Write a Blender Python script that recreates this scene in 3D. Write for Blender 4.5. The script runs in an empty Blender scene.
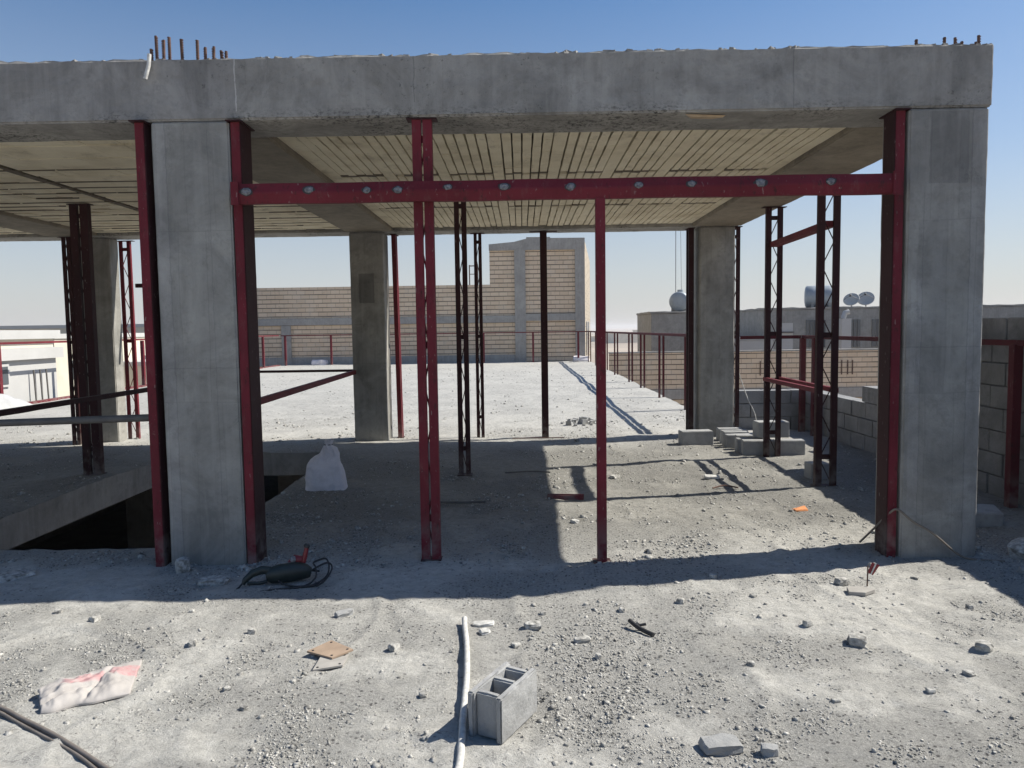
import bpy, math, random
import numpy as np
from mathutils import Vector, Matrix, noise as mn
random.seed(7); rng = np.random.default_rng(11)
sc = bpy.context.scene
col = sc.collection
R = math.radians

# ------------------------------------------------------------------ materials
def new_mat(name):
    m = bpy.data.materials.new(name); m.use_nodes = True
    nt = m.node_tree; nt.nodes.clear()
    out = nt.nodes.new('ShaderNodeOutputMaterial'); b = nt.nodes.new('ShaderNodeBsdfPrincipled')
    nt.links.new(b.outputs[0], out.inputs[0])
    return m, nt, b
def N(nt, t, **kw):
    n = nt.nodes.new(t)
    for k, v in kw.items():
        if k in n.inputs: n.inputs[k].default_value = v
        else: setattr(n, k, v)
    return n
def coords(nt, obj=False):
    if obj: return N(nt, 'ShaderNodeTexCoord').outputs['Object']
    return N(nt, 'ShaderNodeNewGeometry').outputs['Position']
def noise(nt, vec, scale, detail=5, rough=.55, dist=0):
    n = N(nt, 'ShaderNodeTexNoise', Scale=scale, Detail=detail, Roughness=rough, Distortion=dist)
    nt.links.new(vec, n.inputs['Vector']); return n.outputs['Fac']
def ramp(nt, fac, stops):
    r = N(nt, 'ShaderNodeValToRGB'); e = r.color_ramp.elements
    while len(e) < len(stops): e.new(.5)
    for i, (p, c) in enumerate(stops):
        e[i].position = p; e[i].color = (c, c, c, 1) if not isinstance(c, tuple) else (*c, 1)
    nt.links.new(fac, r.inputs[0]); return r.outputs[0]
def mix(nt, a, b, fac, mode='MIX'):
    m = N(nt, 'ShaderNodeMix', data_type='RGBA', blend_type=mode)
    for s, v in ((m.inputs[6], a), (m.inputs[7], b), (m.inputs[0], fac)):
        if hasattr(v, 'is_output'): nt.links.new(v, s)
        elif isinstance(v, tuple): s.default_value = (*v, 1)
        else: s.default_value = v
    return m.outputs[2]
def bump(nt, b, h, strength, dist, prev=None):
    n = N(nt, 'ShaderNodeBump', Strength=strength, Distance=dist)
    nt.links.new(h, n.inputs['Height'])
    if prev is not None: nt.links.new(prev, n.inputs['Normal'])
    nt.links.new(n.outputs[0], b.inputs['Normal']); return n.outputs[0]
def scaled(nt, vec, s, rot=(0, 0, 0), loc=(0, 0, 0)):
    m = N(nt, 'ShaderNodeMapping'); nt.links.new(vec, m.inputs[0])
    m.inputs['Scale'].default_value = s; m.inputs['Rotation'].default_value = rot; m.inputs['Location'].default_value = loc
    return m.outputs[0]

def mat_concrete(name, c, contrast=.3, panels=None, pit=1, warm=None, obj=False, streak=True, patches=(), honey=False):
    m, nt, b = new_mat(name); v = coords(nt, obj)
    lo = tuple(x * (1 - contrast) for x in c); hi = tuple(min(1, x * (1 + contrast)) for x in c)
    k = ramp(nt, noise(nt, v, 2.1, 9, .68, .6), [(.34, lo), (.5, c), (.66, hi)])
    k = mix(nt, k, tuple(x * .72 for x in c), ramp(nt, noise(nt, v, 8, 8, .78), [(.50, 0.), (.66, .7)]))
    if streak:
        k = mix(nt, k, tuple(x * 1.3 for x in c), ramp(nt, noise(nt, scaled(nt, v, (7, 7, .5)), 2.0, 5, .6), [(.48, 0.), (.68, .4)]))
        k = mix(nt, k, tuple(x * .62 for x in c), ramp(nt, noise(nt, scaled(nt, v, (9, 9, .8)), 1.7, 7, .7), [(.54, 0.), (.72, .35)]))
    if panels:   # form board seams and value steps
        w, h, off = panels
        br = N(nt, 'ShaderNodeTexBrick', Scale=1.0)
        br.inputs['Color1'].default_value = (1.08, 1.08, 1.07, 1); br.inputs['Color2'].default_value = (.88, .89, .9, 1)
        br.inputs['Mortar'].default_value = (.84, .84, .84, 1); br.inputs['Mortar Size'].default_value = .006
        br.inputs['Brick Width'].default_value = w; br.inputs['Row Height'].default_value = h; br.inputs['Mortar Smooth'].default_value = 1.0
        br.offset = .37
        nq = N(nt, 'ShaderNodeTexNoise', Scale=2.5, Detail=4.0); nt.links.new(v, nq.inputs['Vector'])
        vv = scaled(nt, mix(nt, v, nq.outputs['Color'], .035, 'ADD'), (1, 1, 1), (R(90), 0, 0), off)
        nt.links.new(vv, br.inputs['Vector'])
        k = mix(nt, k, br.outputs[0], .75, 'MULTIPLY')
    if pit:
        vo = N(nt, 'ShaderNodeTexVoronoi', Scale=38.0); nt.links.new(v, vo.inputs['Vector'])
        pm = ramp(nt, vo.outputs['Distance'], [(.03, 1.), (.11, 0.)])
        pn = ramp(nt, noise(nt, v, 3.2, 3), [(.52, 0.), (.64, 1.)])
        pf = mix(nt, pm, pn, 1.0, 'MULTIPLY')
        k = mix(nt, k, tuple(x * .25 for x in c), pf)
    if pit:   # hair cracks and stains
        cr = ramp(nt, noise(nt, v, 1.9, 9, .72, .5), [(.493, 0.), (.4985, .75), (.504, 0.)])
        cm_ = ramp(nt, noise(nt, v, 1.1, 2), [(.55, 0.), (.62, 1.)])
        k = mix(nt, k, tuple(x * .3 for x in c), mix(nt, cr, cm_, 1.0, 'MULTIPLY'))
        k = mix(nt, k, tuple(x * .5 for x in c), ramp(nt, noise(nt, scaled(nt, v, (1, 1, .6)), 3.4, 9, .8, 1.0), [(.60, 0.), (.70, .6)]))
    if honey:   # honeycombing along the lower arris of the beam
        sx = N(nt, 'ShaderNodeSeparateXYZ'); nt.links.new(v, sx.inputs[0])
        zr = N(nt, 'ShaderNodeMapRange'); nt.links.new(sx.outputs[2], zr.inputs[0]); zr.inputs[1].default_value = 3.01; zr.inputs[2].default_value = 3.09; zr.inputs[3].default_value = 1; zr.inputs[4].default_value = 0
        hv = ramp(nt, noise(nt, scaled(nt, v, (1, 1, 1.6)), 34, 5, .75), [(.50, 0.), (.60, 1.)])
        hn = ramp(nt, noise(nt, scaled(nt, v, (1, 1, .2)), 1.6, 3), [(.44, .1), (.58, 1.)])
        hf = mix(nt, mix(nt, zr.outputs[0], hv, 1.0, 'MULTIPLY'), hn, 1.0, 'MULTIPLY')
        k = mix(nt, k, tuple(x * .16 for x in c), hf)
        hv2 = ramp(nt, noise(nt, v, 24, 7, .82), [(.575, 0.), (.63, 1.)]); k = mix(nt, k, tuple(x * .35 for x in c), mix(nt, hv2, ramp(nt, noise(nt, v, 1.3, 3), [(.54, 0.), (.64, .9)]), 1.0, 'MULTIPLY'))
    for (px0, px1, pz0, pz1, pv, py0, py1) in patches:   # form repairs: rectangles of a different pour
        sx = N(nt, 'ShaderNodeSeparateXYZ'); nt.links.new(v, sx.inputs[0]); f = None
        nw = N(nt, 'ShaderNodeTexNoise', Scale=14.0, Detail=5.0); nt.links.new(v, nw.inputs['Vector']); sx2 = N(nt, 'ShaderNodeSeparateXYZ'); nt.links.new(mix(nt, mix(nt, v, nw.outputs['Color'], .024, 'ADD'), (.012, .012, .012), 1.0, 'SUBTRACT'), sx2.inputs[0])
        for (o_, a_, op) in ((0, px0, 'GREATER_THAN'), (0, px1, 'LESS_THAN'), (2, pz0, 'GREATER_THAN'), (2, pz1, 'LESS_THAN'), (1, py0, 'GREATER_THAN'), (1, py1, 'LESS_THAN')):
            mt = N(nt, 'ShaderNodeMath', operation=op); nt.links.new((sx2 if o_ != 1 else sx).outputs[o_], mt.inputs[0]); mt.inputs[1].default_value = a_
            f = mt.outputs[0] if f is None else mix(nt, f, mt.outputs[0], 1.0, 'MULTIPLY')
        k = mix(nt, k, mix(nt, k, (pv, pv, pv * 1.02), 1.0, 'MULTIPLY'), f)
    nt.links.new(k, b.inputs['Base Color']); b.inputs['Roughness'].default_value = .92
    n1 = bump(nt, b, noise(nt, v, 6, 7, .65), .5, .03)
    n2 = bump(nt, b, noise(nt, v, 70, 5, .7), .45, .006, n1)
    return m

def mat_plain(name, c, rough=.7, var=.15, scale=12, bmp=.2, bd=.004, metal=0, obj=True):
    m, nt, b = new_mat(name); v = coords(nt, obj)
    k = ramp(nt, noise(nt, v, scale, 6, .6), [(.3, tuple(x * (1 - var) for x in c)), (.7, tuple(min(1, x * (1 + var)) for x in c))])
    nt.links.new(k, b.inputs['Base Color']); b.inputs['Roughness'].default_value = rough; b.inputs['Metallic'].default_value = metal
    if bmp: bump(nt, b, noise(nt, v, scale * 5, 4, .6), bmp, bd)
    return m

def mat_red(name, c=(.145, .017, .026), dust=.25):
    m, nt, b = new_mat(name); v = coords(nt)
    k = ramp(nt, noise(nt, v, 3.0, 6, .6), [(.3, tuple(x * .75 for x in c)), (.7, tuple(x * 1.2 for x in c))])
    k = mix(nt, k, (.22, .17, .15), ramp(nt, noise(nt, scaled(nt, v, (1, 1, .35)), 14, 7, .75), [(.54, 0.), (.74, dust)]))
    k = mix(nt, k, (.035, .018, .015), ramp(nt, noise(nt, scaled(nt, v, (1, 1, .4)), 26, 7, .8), [(.56, 0.), (.66, .8)]))
    k = mix(nt, k, (.34, .28, .26), ramp(nt, noise(nt, scaled(nt, v, (2, 2, .6)), 30, 4, .6), [(.66, 0.), (.70, .5)]))
    sx = N(nt, 'ShaderNodeSeparateXYZ'); nt.links.new(v, sx.inputs[0])
    low = N(nt, 'ShaderNodeMapRange'); nt.links.new(sx.outputs[2], low.inputs[0])
    low.inputs[1].default_value = 0; low.inputs[2].default_value = .35; low.inputs[3].default_value = .45; low.inputs[4].default_value = 0
    dd = mix(nt, (0, 0, 0), low.outputs[0], ramp(nt, noise(nt, v, 10, 5), [(.4, 0.), (.6, 1.)]))
    k = mix(nt, k, (.3, .27, .24), dd)     # cement splashes at the feet
    nt.links.new(k, b.inputs['Base Color'])
    b.inputs['Roughness'].default_value = .68; b.inputs['Specular IOR Level'].default_value = .22
    bump(nt, b, noise(nt, v, 60, 4, .6), .35, .003)
    return m

def mat_floor(name):
    m, nt, b = new_mat(name); v = coords(nt)
    at = N(nt, 'ShaderNodeAttribute', attribute_name='cement_film'); film = at.outputs['Fac']
    inv = N(nt, 'ShaderNodeMath', operation='SUBTRACT'); inv.inputs[0].default_value = 1.0; nt.links.new(film, inv.inputs[1]); inv = inv.outputs[0]
    fine = noise(nt, v, 60, 8, .85)
    grav = ramp(nt, fine, [(.33, (.11, .106, .098)), (.41, (.33, .32, .298)), (.53, (.46, .448, .418)), (.66, (.66, .645, .60))])
    grav = mix(nt, grav, (.47, .455, .42), ramp(nt, noise(nt, v, 5, 6, .7), [(.45, 0.), (.7, .6)]))
    film_c = ramp(nt, noise(nt, v, 16, 7, .7), [(.3, (.36, .35, .322)), (.48, (.46, .447, .412)), (.66, (.56, .545, .505))])
    film_c = mix(nt, film_c, (.25, .24, .225), ramp(nt, noise(nt, v, 95, 4, .7), [(.60, 0.), (.70, .7)]))
    k = mix(nt, grav, film_c, film)
    vo = N(nt, 'ShaderNodeTexVoronoi', Scale=48.0); nt.links.new(v, vo.inputs['Vector'])
    g = N(nt, 'ShaderNodeSeparateColor'); nt.links.new(vo.outputs['Color'], g.inputs[0])
    grain = mix(nt, ramp(nt, g.outputs[0], [(.74, 0.), (.8, 1.)]), ramp(nt, vo.outputs['Distance'], [(.28, 1.), (.42, 0.)]), 1.0, 'MULTIPLY')
    grain = mix(nt, grain, mix(nt, (.15, .15, .15), (1., 1., 1.), inv), 1.0, 'MULTIPLY')
    k = mix(nt, k, (.13, .125, .12), grain)
    # hairline cracks and tyre-thin scuffs in the cement film
    cr = ramp(nt, noise(nt, v, 1.3, 6, .6, .3), [(.4965, 0.), (.5, .8), (.5035, 0.)])
    k = mix(nt, k, (.2, .19, .18), mix(nt, cr, film, 1.0, 'MULTIPLY'))
    # beyond the frame the slab blends into a mottled cement tone
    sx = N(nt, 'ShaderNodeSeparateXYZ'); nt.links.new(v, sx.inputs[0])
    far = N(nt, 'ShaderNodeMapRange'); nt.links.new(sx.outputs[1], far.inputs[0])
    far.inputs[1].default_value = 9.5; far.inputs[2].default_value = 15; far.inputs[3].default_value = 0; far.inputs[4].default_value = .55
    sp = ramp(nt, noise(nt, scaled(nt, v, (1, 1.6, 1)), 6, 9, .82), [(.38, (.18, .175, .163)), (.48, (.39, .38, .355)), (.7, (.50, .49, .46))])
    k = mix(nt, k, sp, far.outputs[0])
    # under the roof: slightly greyer floor, its colour darkened further as painted shade
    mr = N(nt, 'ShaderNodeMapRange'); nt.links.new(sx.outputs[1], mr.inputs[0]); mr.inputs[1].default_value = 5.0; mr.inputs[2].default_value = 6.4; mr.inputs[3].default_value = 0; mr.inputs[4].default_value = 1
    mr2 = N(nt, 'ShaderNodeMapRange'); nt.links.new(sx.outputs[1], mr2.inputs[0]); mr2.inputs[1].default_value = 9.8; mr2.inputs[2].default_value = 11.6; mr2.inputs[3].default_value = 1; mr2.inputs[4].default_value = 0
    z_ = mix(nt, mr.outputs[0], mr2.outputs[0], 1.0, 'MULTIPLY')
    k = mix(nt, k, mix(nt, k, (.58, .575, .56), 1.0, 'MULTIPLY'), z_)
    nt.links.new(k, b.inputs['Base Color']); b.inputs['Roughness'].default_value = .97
    n1 = bump(nt, b, noise(nt, v, 11, 8, .72), .7, .04)
    h = mix(nt, noise(nt, v, 60, 8, .82), (.5, .5, .5), mix(nt, (0, 0, 0), (.75, .75, .75), film))
    n2 = bump(nt, b, h, 1.0, .020, n1)
    return m

def mat_brick(name, c1, c2, mortar, w, h, face='x', msize=.012, loc=(0, 0, 0)):
    m, nt, b = new_mat(name); v = coords(nt)
    vv = scaled(nt, v, (1, 1, 1), (R(90), 0, 0) if face == 'x' else (R(90), 0, R(90)), loc)
    br = N(nt, 'ShaderNodeTexBrick', Scale=1.0)
    br.inputs['Color1'].default_value = (*c1, 1); br.inputs['Color2'].default_value = (*c2, 1); br.inputs['Mortar'].default_value = (*mortar, 1)
    br.inputs['Brick Width'].default_value = w; br.inputs['Row Height'].default_value = h; br.inputs['Mortar Size'].default_value = msize
    br.inputs['Mortar Smooth'].default_value = .2
    nz = N(nt, 'ShaderNodeTexNoise', Scale=1.3, Detail=3.0); nt.links.new(v, nz.inputs['Vector'])
    wv = mix(nt, vv, nz.outputs['Color'], .02, 'ADD'); nt.links.new(wv, br.inputs['Vector'])
    b2 = N(nt, 'ShaderNodeTexBrick', Scale=1.0); b2.inputs['Brick Width'].default_value = 300; b2.inputs['Row Height'].default_value = h; b2.inputs['Mortar Size'].default_value = msize * 1.5
    b2.inputs['Color1'].default_value = (0, 0, 0, 1); b2.inputs['Color2'].default_value = (0, 0, 0, 1); b2.inputs['Mortar'].default_value = (1, 1, 1, 1); nt.links.new(wv, b2.inputs['Vector'])
    k0 = mix(nt, br.outputs[0], tuple(x * .24 for x in c1), mix(nt, b2.outputs[0], ramp(nt, noise(nt, v, 1.2, 4), [(.3, .55), (.6, 1.)]), 1.0, 'MULTIPLY'))
    k = mix(nt, k0, (.5, .47, .42), ramp(nt, noise(nt, v, 2.2, 6, .65), [(.5, 0.), (.75, .35)]))
    k = mix(nt, k, tuple(x * .4 for x in mortar), ramp(nt, noise(nt, scaled(nt, v, (3, 3, 1)), 1.6, 6, .75), [(.60, 0.), (.75, .6)]))
    nt.links.new(k, b.inputs['Base Color']); b.inputs['Roughness'].default_value = .93
    n1 = bump(nt, b, br.outputs['Fac'], -.8, .02)
    bump(nt, b, noise(nt, v, 25, 5, .6), .3, .01, n1)
    return m

def mat_ceiling(name):
    m, nt, b = new_mat(name); v = coords(nt)
    k = ramp(nt, noise(nt, v, 2.5, 6, .6), [(.3, (.56, .485, .34)), (.5, (.72, .64, .47)), (.75, (.80, .73, .56))])
    k = mix(nt, k, (.22, .17, .11), ramp(nt, noise(nt, scaled(nt, v, (1, .6, 1)), 5.5, 7, .75), [(.55, 0.), (.78, .75)]))
    nt.links.new(k, b.inputs['Base Color']); b.inputs['Roughness'].default_value = .85
    n1 = bump(nt, b, noise(nt, v, 120, 4, .6), .3, .003)
    bump(nt, b, noise(nt, v, 8, 4, .6), .35, .012, n1)
    return m

M = dict()
M.update(
    beam=mat_concrete('cast_concrete_beam', (.30, .286, .262), .36, (1.3, 3.0, (0, 0, 0)), honey=True, patches=((-1.872, -1.864, 3.06, 3.40, 1.7, 4, 5.3), (-.69, -.684, 3.1, 3.40, .7, 4, 5.3), (1.8, 1.806, 3.02, 3.4, .75, 4, 5.3), (-4, -1.87, 3.0, 3.42, .95, 4, 5.3))),
    column=mat_concrete('cast_concrete_column', (.275, .265, .242), .30, (.19, 1.15, (.12, 0, .1)), patches=((2.70, 2.955, 2.52, 2.985, .80, 4, 6), (-2.32, -2.10, 2.0, 2.42, .62, 9, 12), (-2.357, -2.349, 0, 3.1, .84, 4, 6), (-2.075, -2.069, 0, 3.1, .86, 4, 6), (-2.45, -2.353, 0, 3.1, 1.10, 4, 6), (2.668, 2.674, 0, 2.5, .86, 4, 6), (2.975, 2.983, 0, 3.1, .84, 4, 6), (2.5, 3.1, 1.435, 1.443, .87, 4, 6), (2.98, 3.1, 0, 3.1, 1.07, 4, 6), (-2.5, -1.9, 1.36, 1.367, .87, 4, 6), (2.60, 2.67, .3, 1.9, 1.1, 4, 6))),
    blockmid=mat_concrete('pale_aggregate_block', (.25, .252, .255), .25, None, 1, streak=False),
    joint=mat_plain('mortar_leak_and_gap_shade', (.13, .105, .075), .95, .4, 20, .5, .006, 0, False),  # dark colour for leaked mortar and for the shade inside ceiling gaps
    soffit=mat_concrete('board_marked_concrete', (.23, .20, .155), .3, None, 0),
    slab=mat_concrete('slab_edge_concrete', (.26, .25, .235), .25),
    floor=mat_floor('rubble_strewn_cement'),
    ceiling=mat_ceiling('cream_foam_block'),
    red=mat_red('red_oxide_paint'),
    reddark=mat_red('shade_darkened_red_paint', (.036, .010, .012), .04),  # red paint darkened in colour to stand in for shade and backlight
    maroon=mat_red('part_shaded_red_paint', (.085, .012, .017), .15),  # same red, partly darkened to put shade into the colour
    galv=mat_plain('scuffed_steel', (.20, .20, .21), .6, .6, 60, .4, .002, .3),
    rust=mat_plain('rusty_rebar', (.11, .06, .045), .85, .5, 40, .5, .003),
    greypipe=mat_plain('dusty_pipe', (.13, .122, .112), .8, .2, 9),
    block=mat_concrete('aggregate_block', (.33, .33, .325), .16, None, 1, obj=False, streak=False),
    blockdark=mat_concrete('dark_grey_block', (.19, .19, .185), .35, None, 1, streak=False),  # darker grey than the blocks at the far end of the wall
    stone=mat_plain('broken_stone', (.36, .35, .325), .97, .72, 30, .6, .006, 0, False),
    plaster=mat_concrete('grey_render', (.27, .265, .25), .2, None, 0),
    brick=mat_brick('cream_clay_block', (.70, .555, .405), (.63, .485, .34), (.47, .36, .26), .42, .212, 'x', .016),
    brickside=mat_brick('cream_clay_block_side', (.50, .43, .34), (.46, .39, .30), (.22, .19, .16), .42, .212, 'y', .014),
    frameconc=mat_concrete('far_frame_concrete', (.33, .315, .29), .15, None, 0),
    white=mat_plain('white_painted_wall', (.47, .465, .45), .85, .06, 1.5, .15, .01, 0, False),
    cream=mat_plain('cream_wall', (.62, .57, .47), .9, .1, .7, .15, .01, 0, False),
    glass=mat_plain('dark_window', (.08, .09, .1), .15, .1, 3, 0),
    desert=mat_plain('desert_ground', (.36, .30, .24), .97, .3, .01, .3, .1, 0, False),
    sack=mat_plain('woven_white_sack', (.70, .66, .68), .75, .08, 20, .4, .004),
    rubber=mat_plain('black_rubber', (.025, .025, .027), .6, .3, 30, .2, .001),
    green=mat_plain('dark_green_casing', (.018, .028, .026), .45, .3, 18, .2, .001),
    redplastic=mat_plain('red_plastic', (.22, .018, .024), .4, .2, 15, .1, .001),
    pvc=mat_plain('dusty_white_hose', (.54, .53, .50), .7, .3, 30, .4, .002),
    orange=mat_plain('orange_clay', (.62, .25, .10), .9, .25, 25, .5, .004),
    ply=mat_plain('brown_plate', (.34, .25, .18), .85, .2, 8, .3, .003),
    greyplate=mat_plain('dusty_grey_plate', (.36, .34, .31), .9, .15, 12, .3, .003),
    tank=mat_plain('dull_grey_tank', (.30, .34, .37), .5, .15, 2, .1, .01, .2),
    wood=mat_plain('raw_timber', (.45, .33, .21), .85, .25, 6, .3, .003),
    tarp=mat_plain('pale_sheeting', (.42, .42, .415), .7, .15, 3, .5, .05),
)

# ------------------------------------------------------------------ mesh helpers
OFF = {}
def tag(o, label=None, cat=None, group=None, kind=None):
    if label: o['label'] = label
    if cat: o['category'] = cat
    if group: o['group'] = group
    if kind: o['kind'] = kind
    return o
def thing(name, loc, label, cat, group=None, rz=0):
    o = bpy.data.objects.new(name, None); col.objects.link(o)
    o.location = loc; o.rotation_euler[2] = rz; o.empty_display_size = .1
    OFF[o.name] = Vector(loc); return tag(o, label, cat, group)
class MB:
    """collects verts and faces in WORLD coordinates (or local, if local=True at build)"""
    def __init__(s): s.v = []; s.f = []; s.smooth = []
    def add(s, vs, fs, smooth=False):
        n = len(s.v); s.v += [tuple(p) for p in vs]; s.f += [tuple(n + i for i in f) for f in fs]; s.smooth += [smooth] * len(fs); return s
    def box(s, x0, x1, y0, y1, z0, z1, jit=0, rz=0, pivot=None):
        vs = [(x, y, z) for z in (z0, z1) for y in (y0, y1) for x in (x0, x1)]
        if jit: vs = [tuple(c + random.uniform(-jit, jit) for c in p) for p in vs]
        if rz:
            px, py = pivot or ((x0 + x1) / 2, (y0 + y1) / 2); c, d = math.cos(rz), math.sin(rz)
            vs = [(px + (x - px) * c - (y - py) * d, py + (x - px) * d + (y - py) * c, z) for x, y, z in vs]
        return s.add(vs, [(0, 2, 3, 1), (4, 5, 7, 6), (0, 1, 5, 4), (2, 6, 7, 3), (0, 4, 6, 2), (1, 3, 7, 5)])
    def bar(s, a, b, w, h, up=(0, 0, 1)):
        a, b = Vector(a), Vector(b); d = (b - a).normalized(); up = Vector(up)
        if abs(d.dot(up)) > .98: up = Vector((0, 1, 0))
        sd = d.cross(up).normalized(); u = sd.cross(d)
        vs = [p + sd * w / 2 * i + u * h / 2 * j for p in (a, b) for i, j in ((-1, -1), (1, -1), (1, 1), (-1, 1))]
        return s.add(vs, [(3, 2, 1, 0), (4, 5, 6, 7), (0, 1, 5, 4), (1, 2, 6, 5), (2, 3, 7, 6), (3, 0, 4, 7)])
    def tube(s, pts, r, n=8, cap=True):
        pts = [Vector(p) for p in pts]; rr = r if isinstance(r, (list, tuple)) else [r] * len(pts)
        rings = []; pu = None
        for i, p in enumerate(pts):
            d = (pts[min(i + 1, len(pts) - 1)] - pts[max(i - 1, 0)]).normalized()
            if pu is None:
                pu = Vector((0, 0, 1)) if abs(d.z) < .9 else Vector((1, 0, 0))
            sd = d.cross(pu).normalized(); pu = sd.cross(d).normalized()
            rings.append([p + (sd * math.cos(2 * math.pi * k / n) + pu * math.sin(2 * math.pi * k / n)) * rr[i] for k in range(n)])
        vs = [v for g in rings for v in g]; fs = []
        for i in range(len(pts) - 1):
            for k in range(n): fs.append((i * n + k, i * n + (k + 1) % n, (i + 1) * n + (k + 1) % n, (i + 1) * n + k))
        s.add(vs, fs, True)
        if cap: s.add(rings[0], [tuple(range(n - 1, -1, -1))]); s.add(rings[-1], [tuple(range(n))])
        return s
    def build(s, name, mat, parent=None, local=False, bevel=0):
        me = bpy.data.meshes.new(name); off = Vector((0, 0, 0))
        if parent is not None and not local: off = OFF.get(parent.name, Vector((0, 0, 0)))
        vs = s.v if local else [(p[0] - off.x, p[1] - off.y, p[2] - off.z) for p in s.v]
        me.from_pydata(vs, [], s.f); me.polygons.foreach_set('use_smooth', s.smooth); me.materials.append(mat); me.update()
        o = bpy.data.objects.new(name, me); col.objects.link(o)
        if parent is not None: o.parent = parent; OFF[o.name] = off
        if bevel:
            md = o.modifiers.new('Bevel', 'BEVEL'); md.width = bevel; md.segments = 1; md.limit_method = 'ANGLE'
        return o
    def build_at(s, name, mat, loc, rz=0, bevel=0):
        """local verts, object placed at loc"""
        o = s.build(name, mat, None, True, bevel); o.location = loc; o.rotation_euler[2] = rz; OFF[o.name] = Vector(loc); return o

def grid1(a, b, step, ch):
    n = max(1, int(round((b - a - 2 * ch) / step)))
    return [a] + [a + ch + (b - a - 2 * ch) * i / n for i in range(n + 1)] + [b]
def rough_box(mb, x0, x1, y0, y1, z0, z1, step=.08, amp=.004, ch=.012, top=0):
    X, Y, Z = grid1(x0, x1, step, ch), grid1(y0, y1, step, ch), grid1(z0, z1, step, ch)
    idx = {}; vs = []; fs = []; nx, ny, nz = len(X) - 1, len(Y) - 1, len(Z) - 1
    def vid(i, j, k):
        if (i, j, k) in idx: return idx[(i, j, k)]
        x, y, z = X[i], Y[j], Z[k]
        ex, ey, ez = (1 if i == nx else -1 if i == 0 else 0), (1 if j == ny else -1 if j == 0 else 0), (1 if k == nz else -1 if k == 0 else 0)
        n = abs(ex) + abs(ey) + abs(ez); c = ch * .45
        q = Vector((x, y, z)) * 2.3
        d = amp * (mn.noise(q) + .6 * mn.noise(q * 5.1))
        if n >= 2:
            d -= amp * .5 + abs(mn.noise(q * 9)) * amp * 1.5
            x -= ex * c; y -= ey * c; z -= ez * c
        x += ex * d; y += ey * d; z += ez * d
        if top and ez == 1: z += top * (mn.noise(Vector((x * 6, y * 6, 3))) + .8 * mn.noise(Vector((x * 19, y * 19, 7))))
        idx[(i, j, k)] = len(vs); vs.append((x, y, z)); return idx[(i, j, k)]
    for j in range(ny):
        for k in range(nz):
            fs.append((vid(0, j, k), vid(0, j, k + 1), vid(0, j + 1, k + 1), vid(0, j + 1, k)))
            fs.append((vid(nx, j, k), vid(nx, j + 1, k), vid(nx, j + 1, k + 1), vid(nx, j, k + 1)))
    for i in range(nx):
        for k in range(nz):
            fs.append((vid(i, 0, k), vid(i + 1, 0, k), vid(i + 1, 0, k + 1), vid(i, 0, k + 1)))
            fs.append((vid(i, ny, k), vid(i, ny, k + 1), vid(i + 1, ny, k + 1), vid(i + 1, ny, k)))
    for i in range(nx):
        for j in range(ny):
            fs.append((vid(i, j, 0), vid(i, j + 1, 0), vid(i + 1, j + 1, 0), vid(i + 1, j, 0)))
            fs.append((vid(i, j, nz), vid(i + 1, j, nz), vid(i + 1, j + 1, nz), vid(i, j + 1, nz)))
    mb.add(vs, fs); return mb

# ------------------------------------------------------------------ the roof deck we stand on
HX0, HX1, HY0, HY1 = -4.6, -2.42, 5.52, 9.95          # stair opening
XL, XR, XT, YT, YE = -11.7, 3.28, 4.56, 11.72, 37.0    # deck edges
def hfun(x, y):
    v = Vector((x, y, 0))
    h = .022 * mn.noise(v * .8) + .012 * mn.noise(v * 2.7 + Vector((5, 0, 0)))
    a = max(0, min(1, (14 - y) / 6))
    h += a * (.007 * mn.noise(v * 9) + .004 * abs(mn.noise(v * 23)))
    # scuffed ridges of rubble
    r = mn.noise(v * 1.1 + Vector((9, 3, 0))); h += a * .014 * max(0, 1 - abs(r) * 14)
    r = mn.noise(v * 2.6 + Vector((2, 8, 0))); h -= a * .008 * max(0, 1 - abs(r) * 22)
    h += a * .010 * max(0, mn.noise(v * 5.5 + Vector((0, 0, 4))) - .1)
    return h
def film(x, y):
    v = Vector((x, y, 3.3)); n = mn.noise(Vector((x * .75, y * 1.0, 1))) + .75 * mn.noise(v * 1.9) + .5 * mn.noise(v * 4.4) + .3 * mn.noise(v * 10) + .2 * mn.noise(v * 24)
    t = max(0, min(1, (n + .25) / .70)); return .9 * t * t * (3 - 2 * t)
def arr(a, b, st, extra=()):
    out = list(np.arange(a, b, st)) + [b] + list(extra); out = sorted(set(round(float(q), 4) for q in out))
    keep = [out[0]]
    for q in out[1:]:
        if q - keep[-1] > .008 or q in extra:
            if q - keep[-1] <= .008 and keep[-1] not in extra: keep.pop()
            keep.append(q)
    return keep
xs = arr(XL, -5.4, .2, (XL,)) [:-1] + arr(-5.4, XT, .026, (HX0, HX1, XR, XT))
ys = [-9, -7, -5, -3, -1, 0, .8, 1.4, 1.8, 2.1]; y = 2.3
while y < YE: ys.append(y); y += max(.018, .0075 * y) if y < 7 else .0105 * y
ys = sorted(set(ys + [HY0, HY1, YT, YE])); ys = [q for i, q in enumerate(ys) if i == 0 or q - ys[i - 1] > .004 or q in (HY0, HY1, YT, YE)]
nx, ny = len(xs), len(ys)
FILM = [film(x, y) for y in ys for x in xs]
vs = [(x, y, hfun(x, y) + .004 * FILM[j * nx + i]) for j, y in enumerate(ys) for i, x in enumerate(xs)]
fs = []
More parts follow.
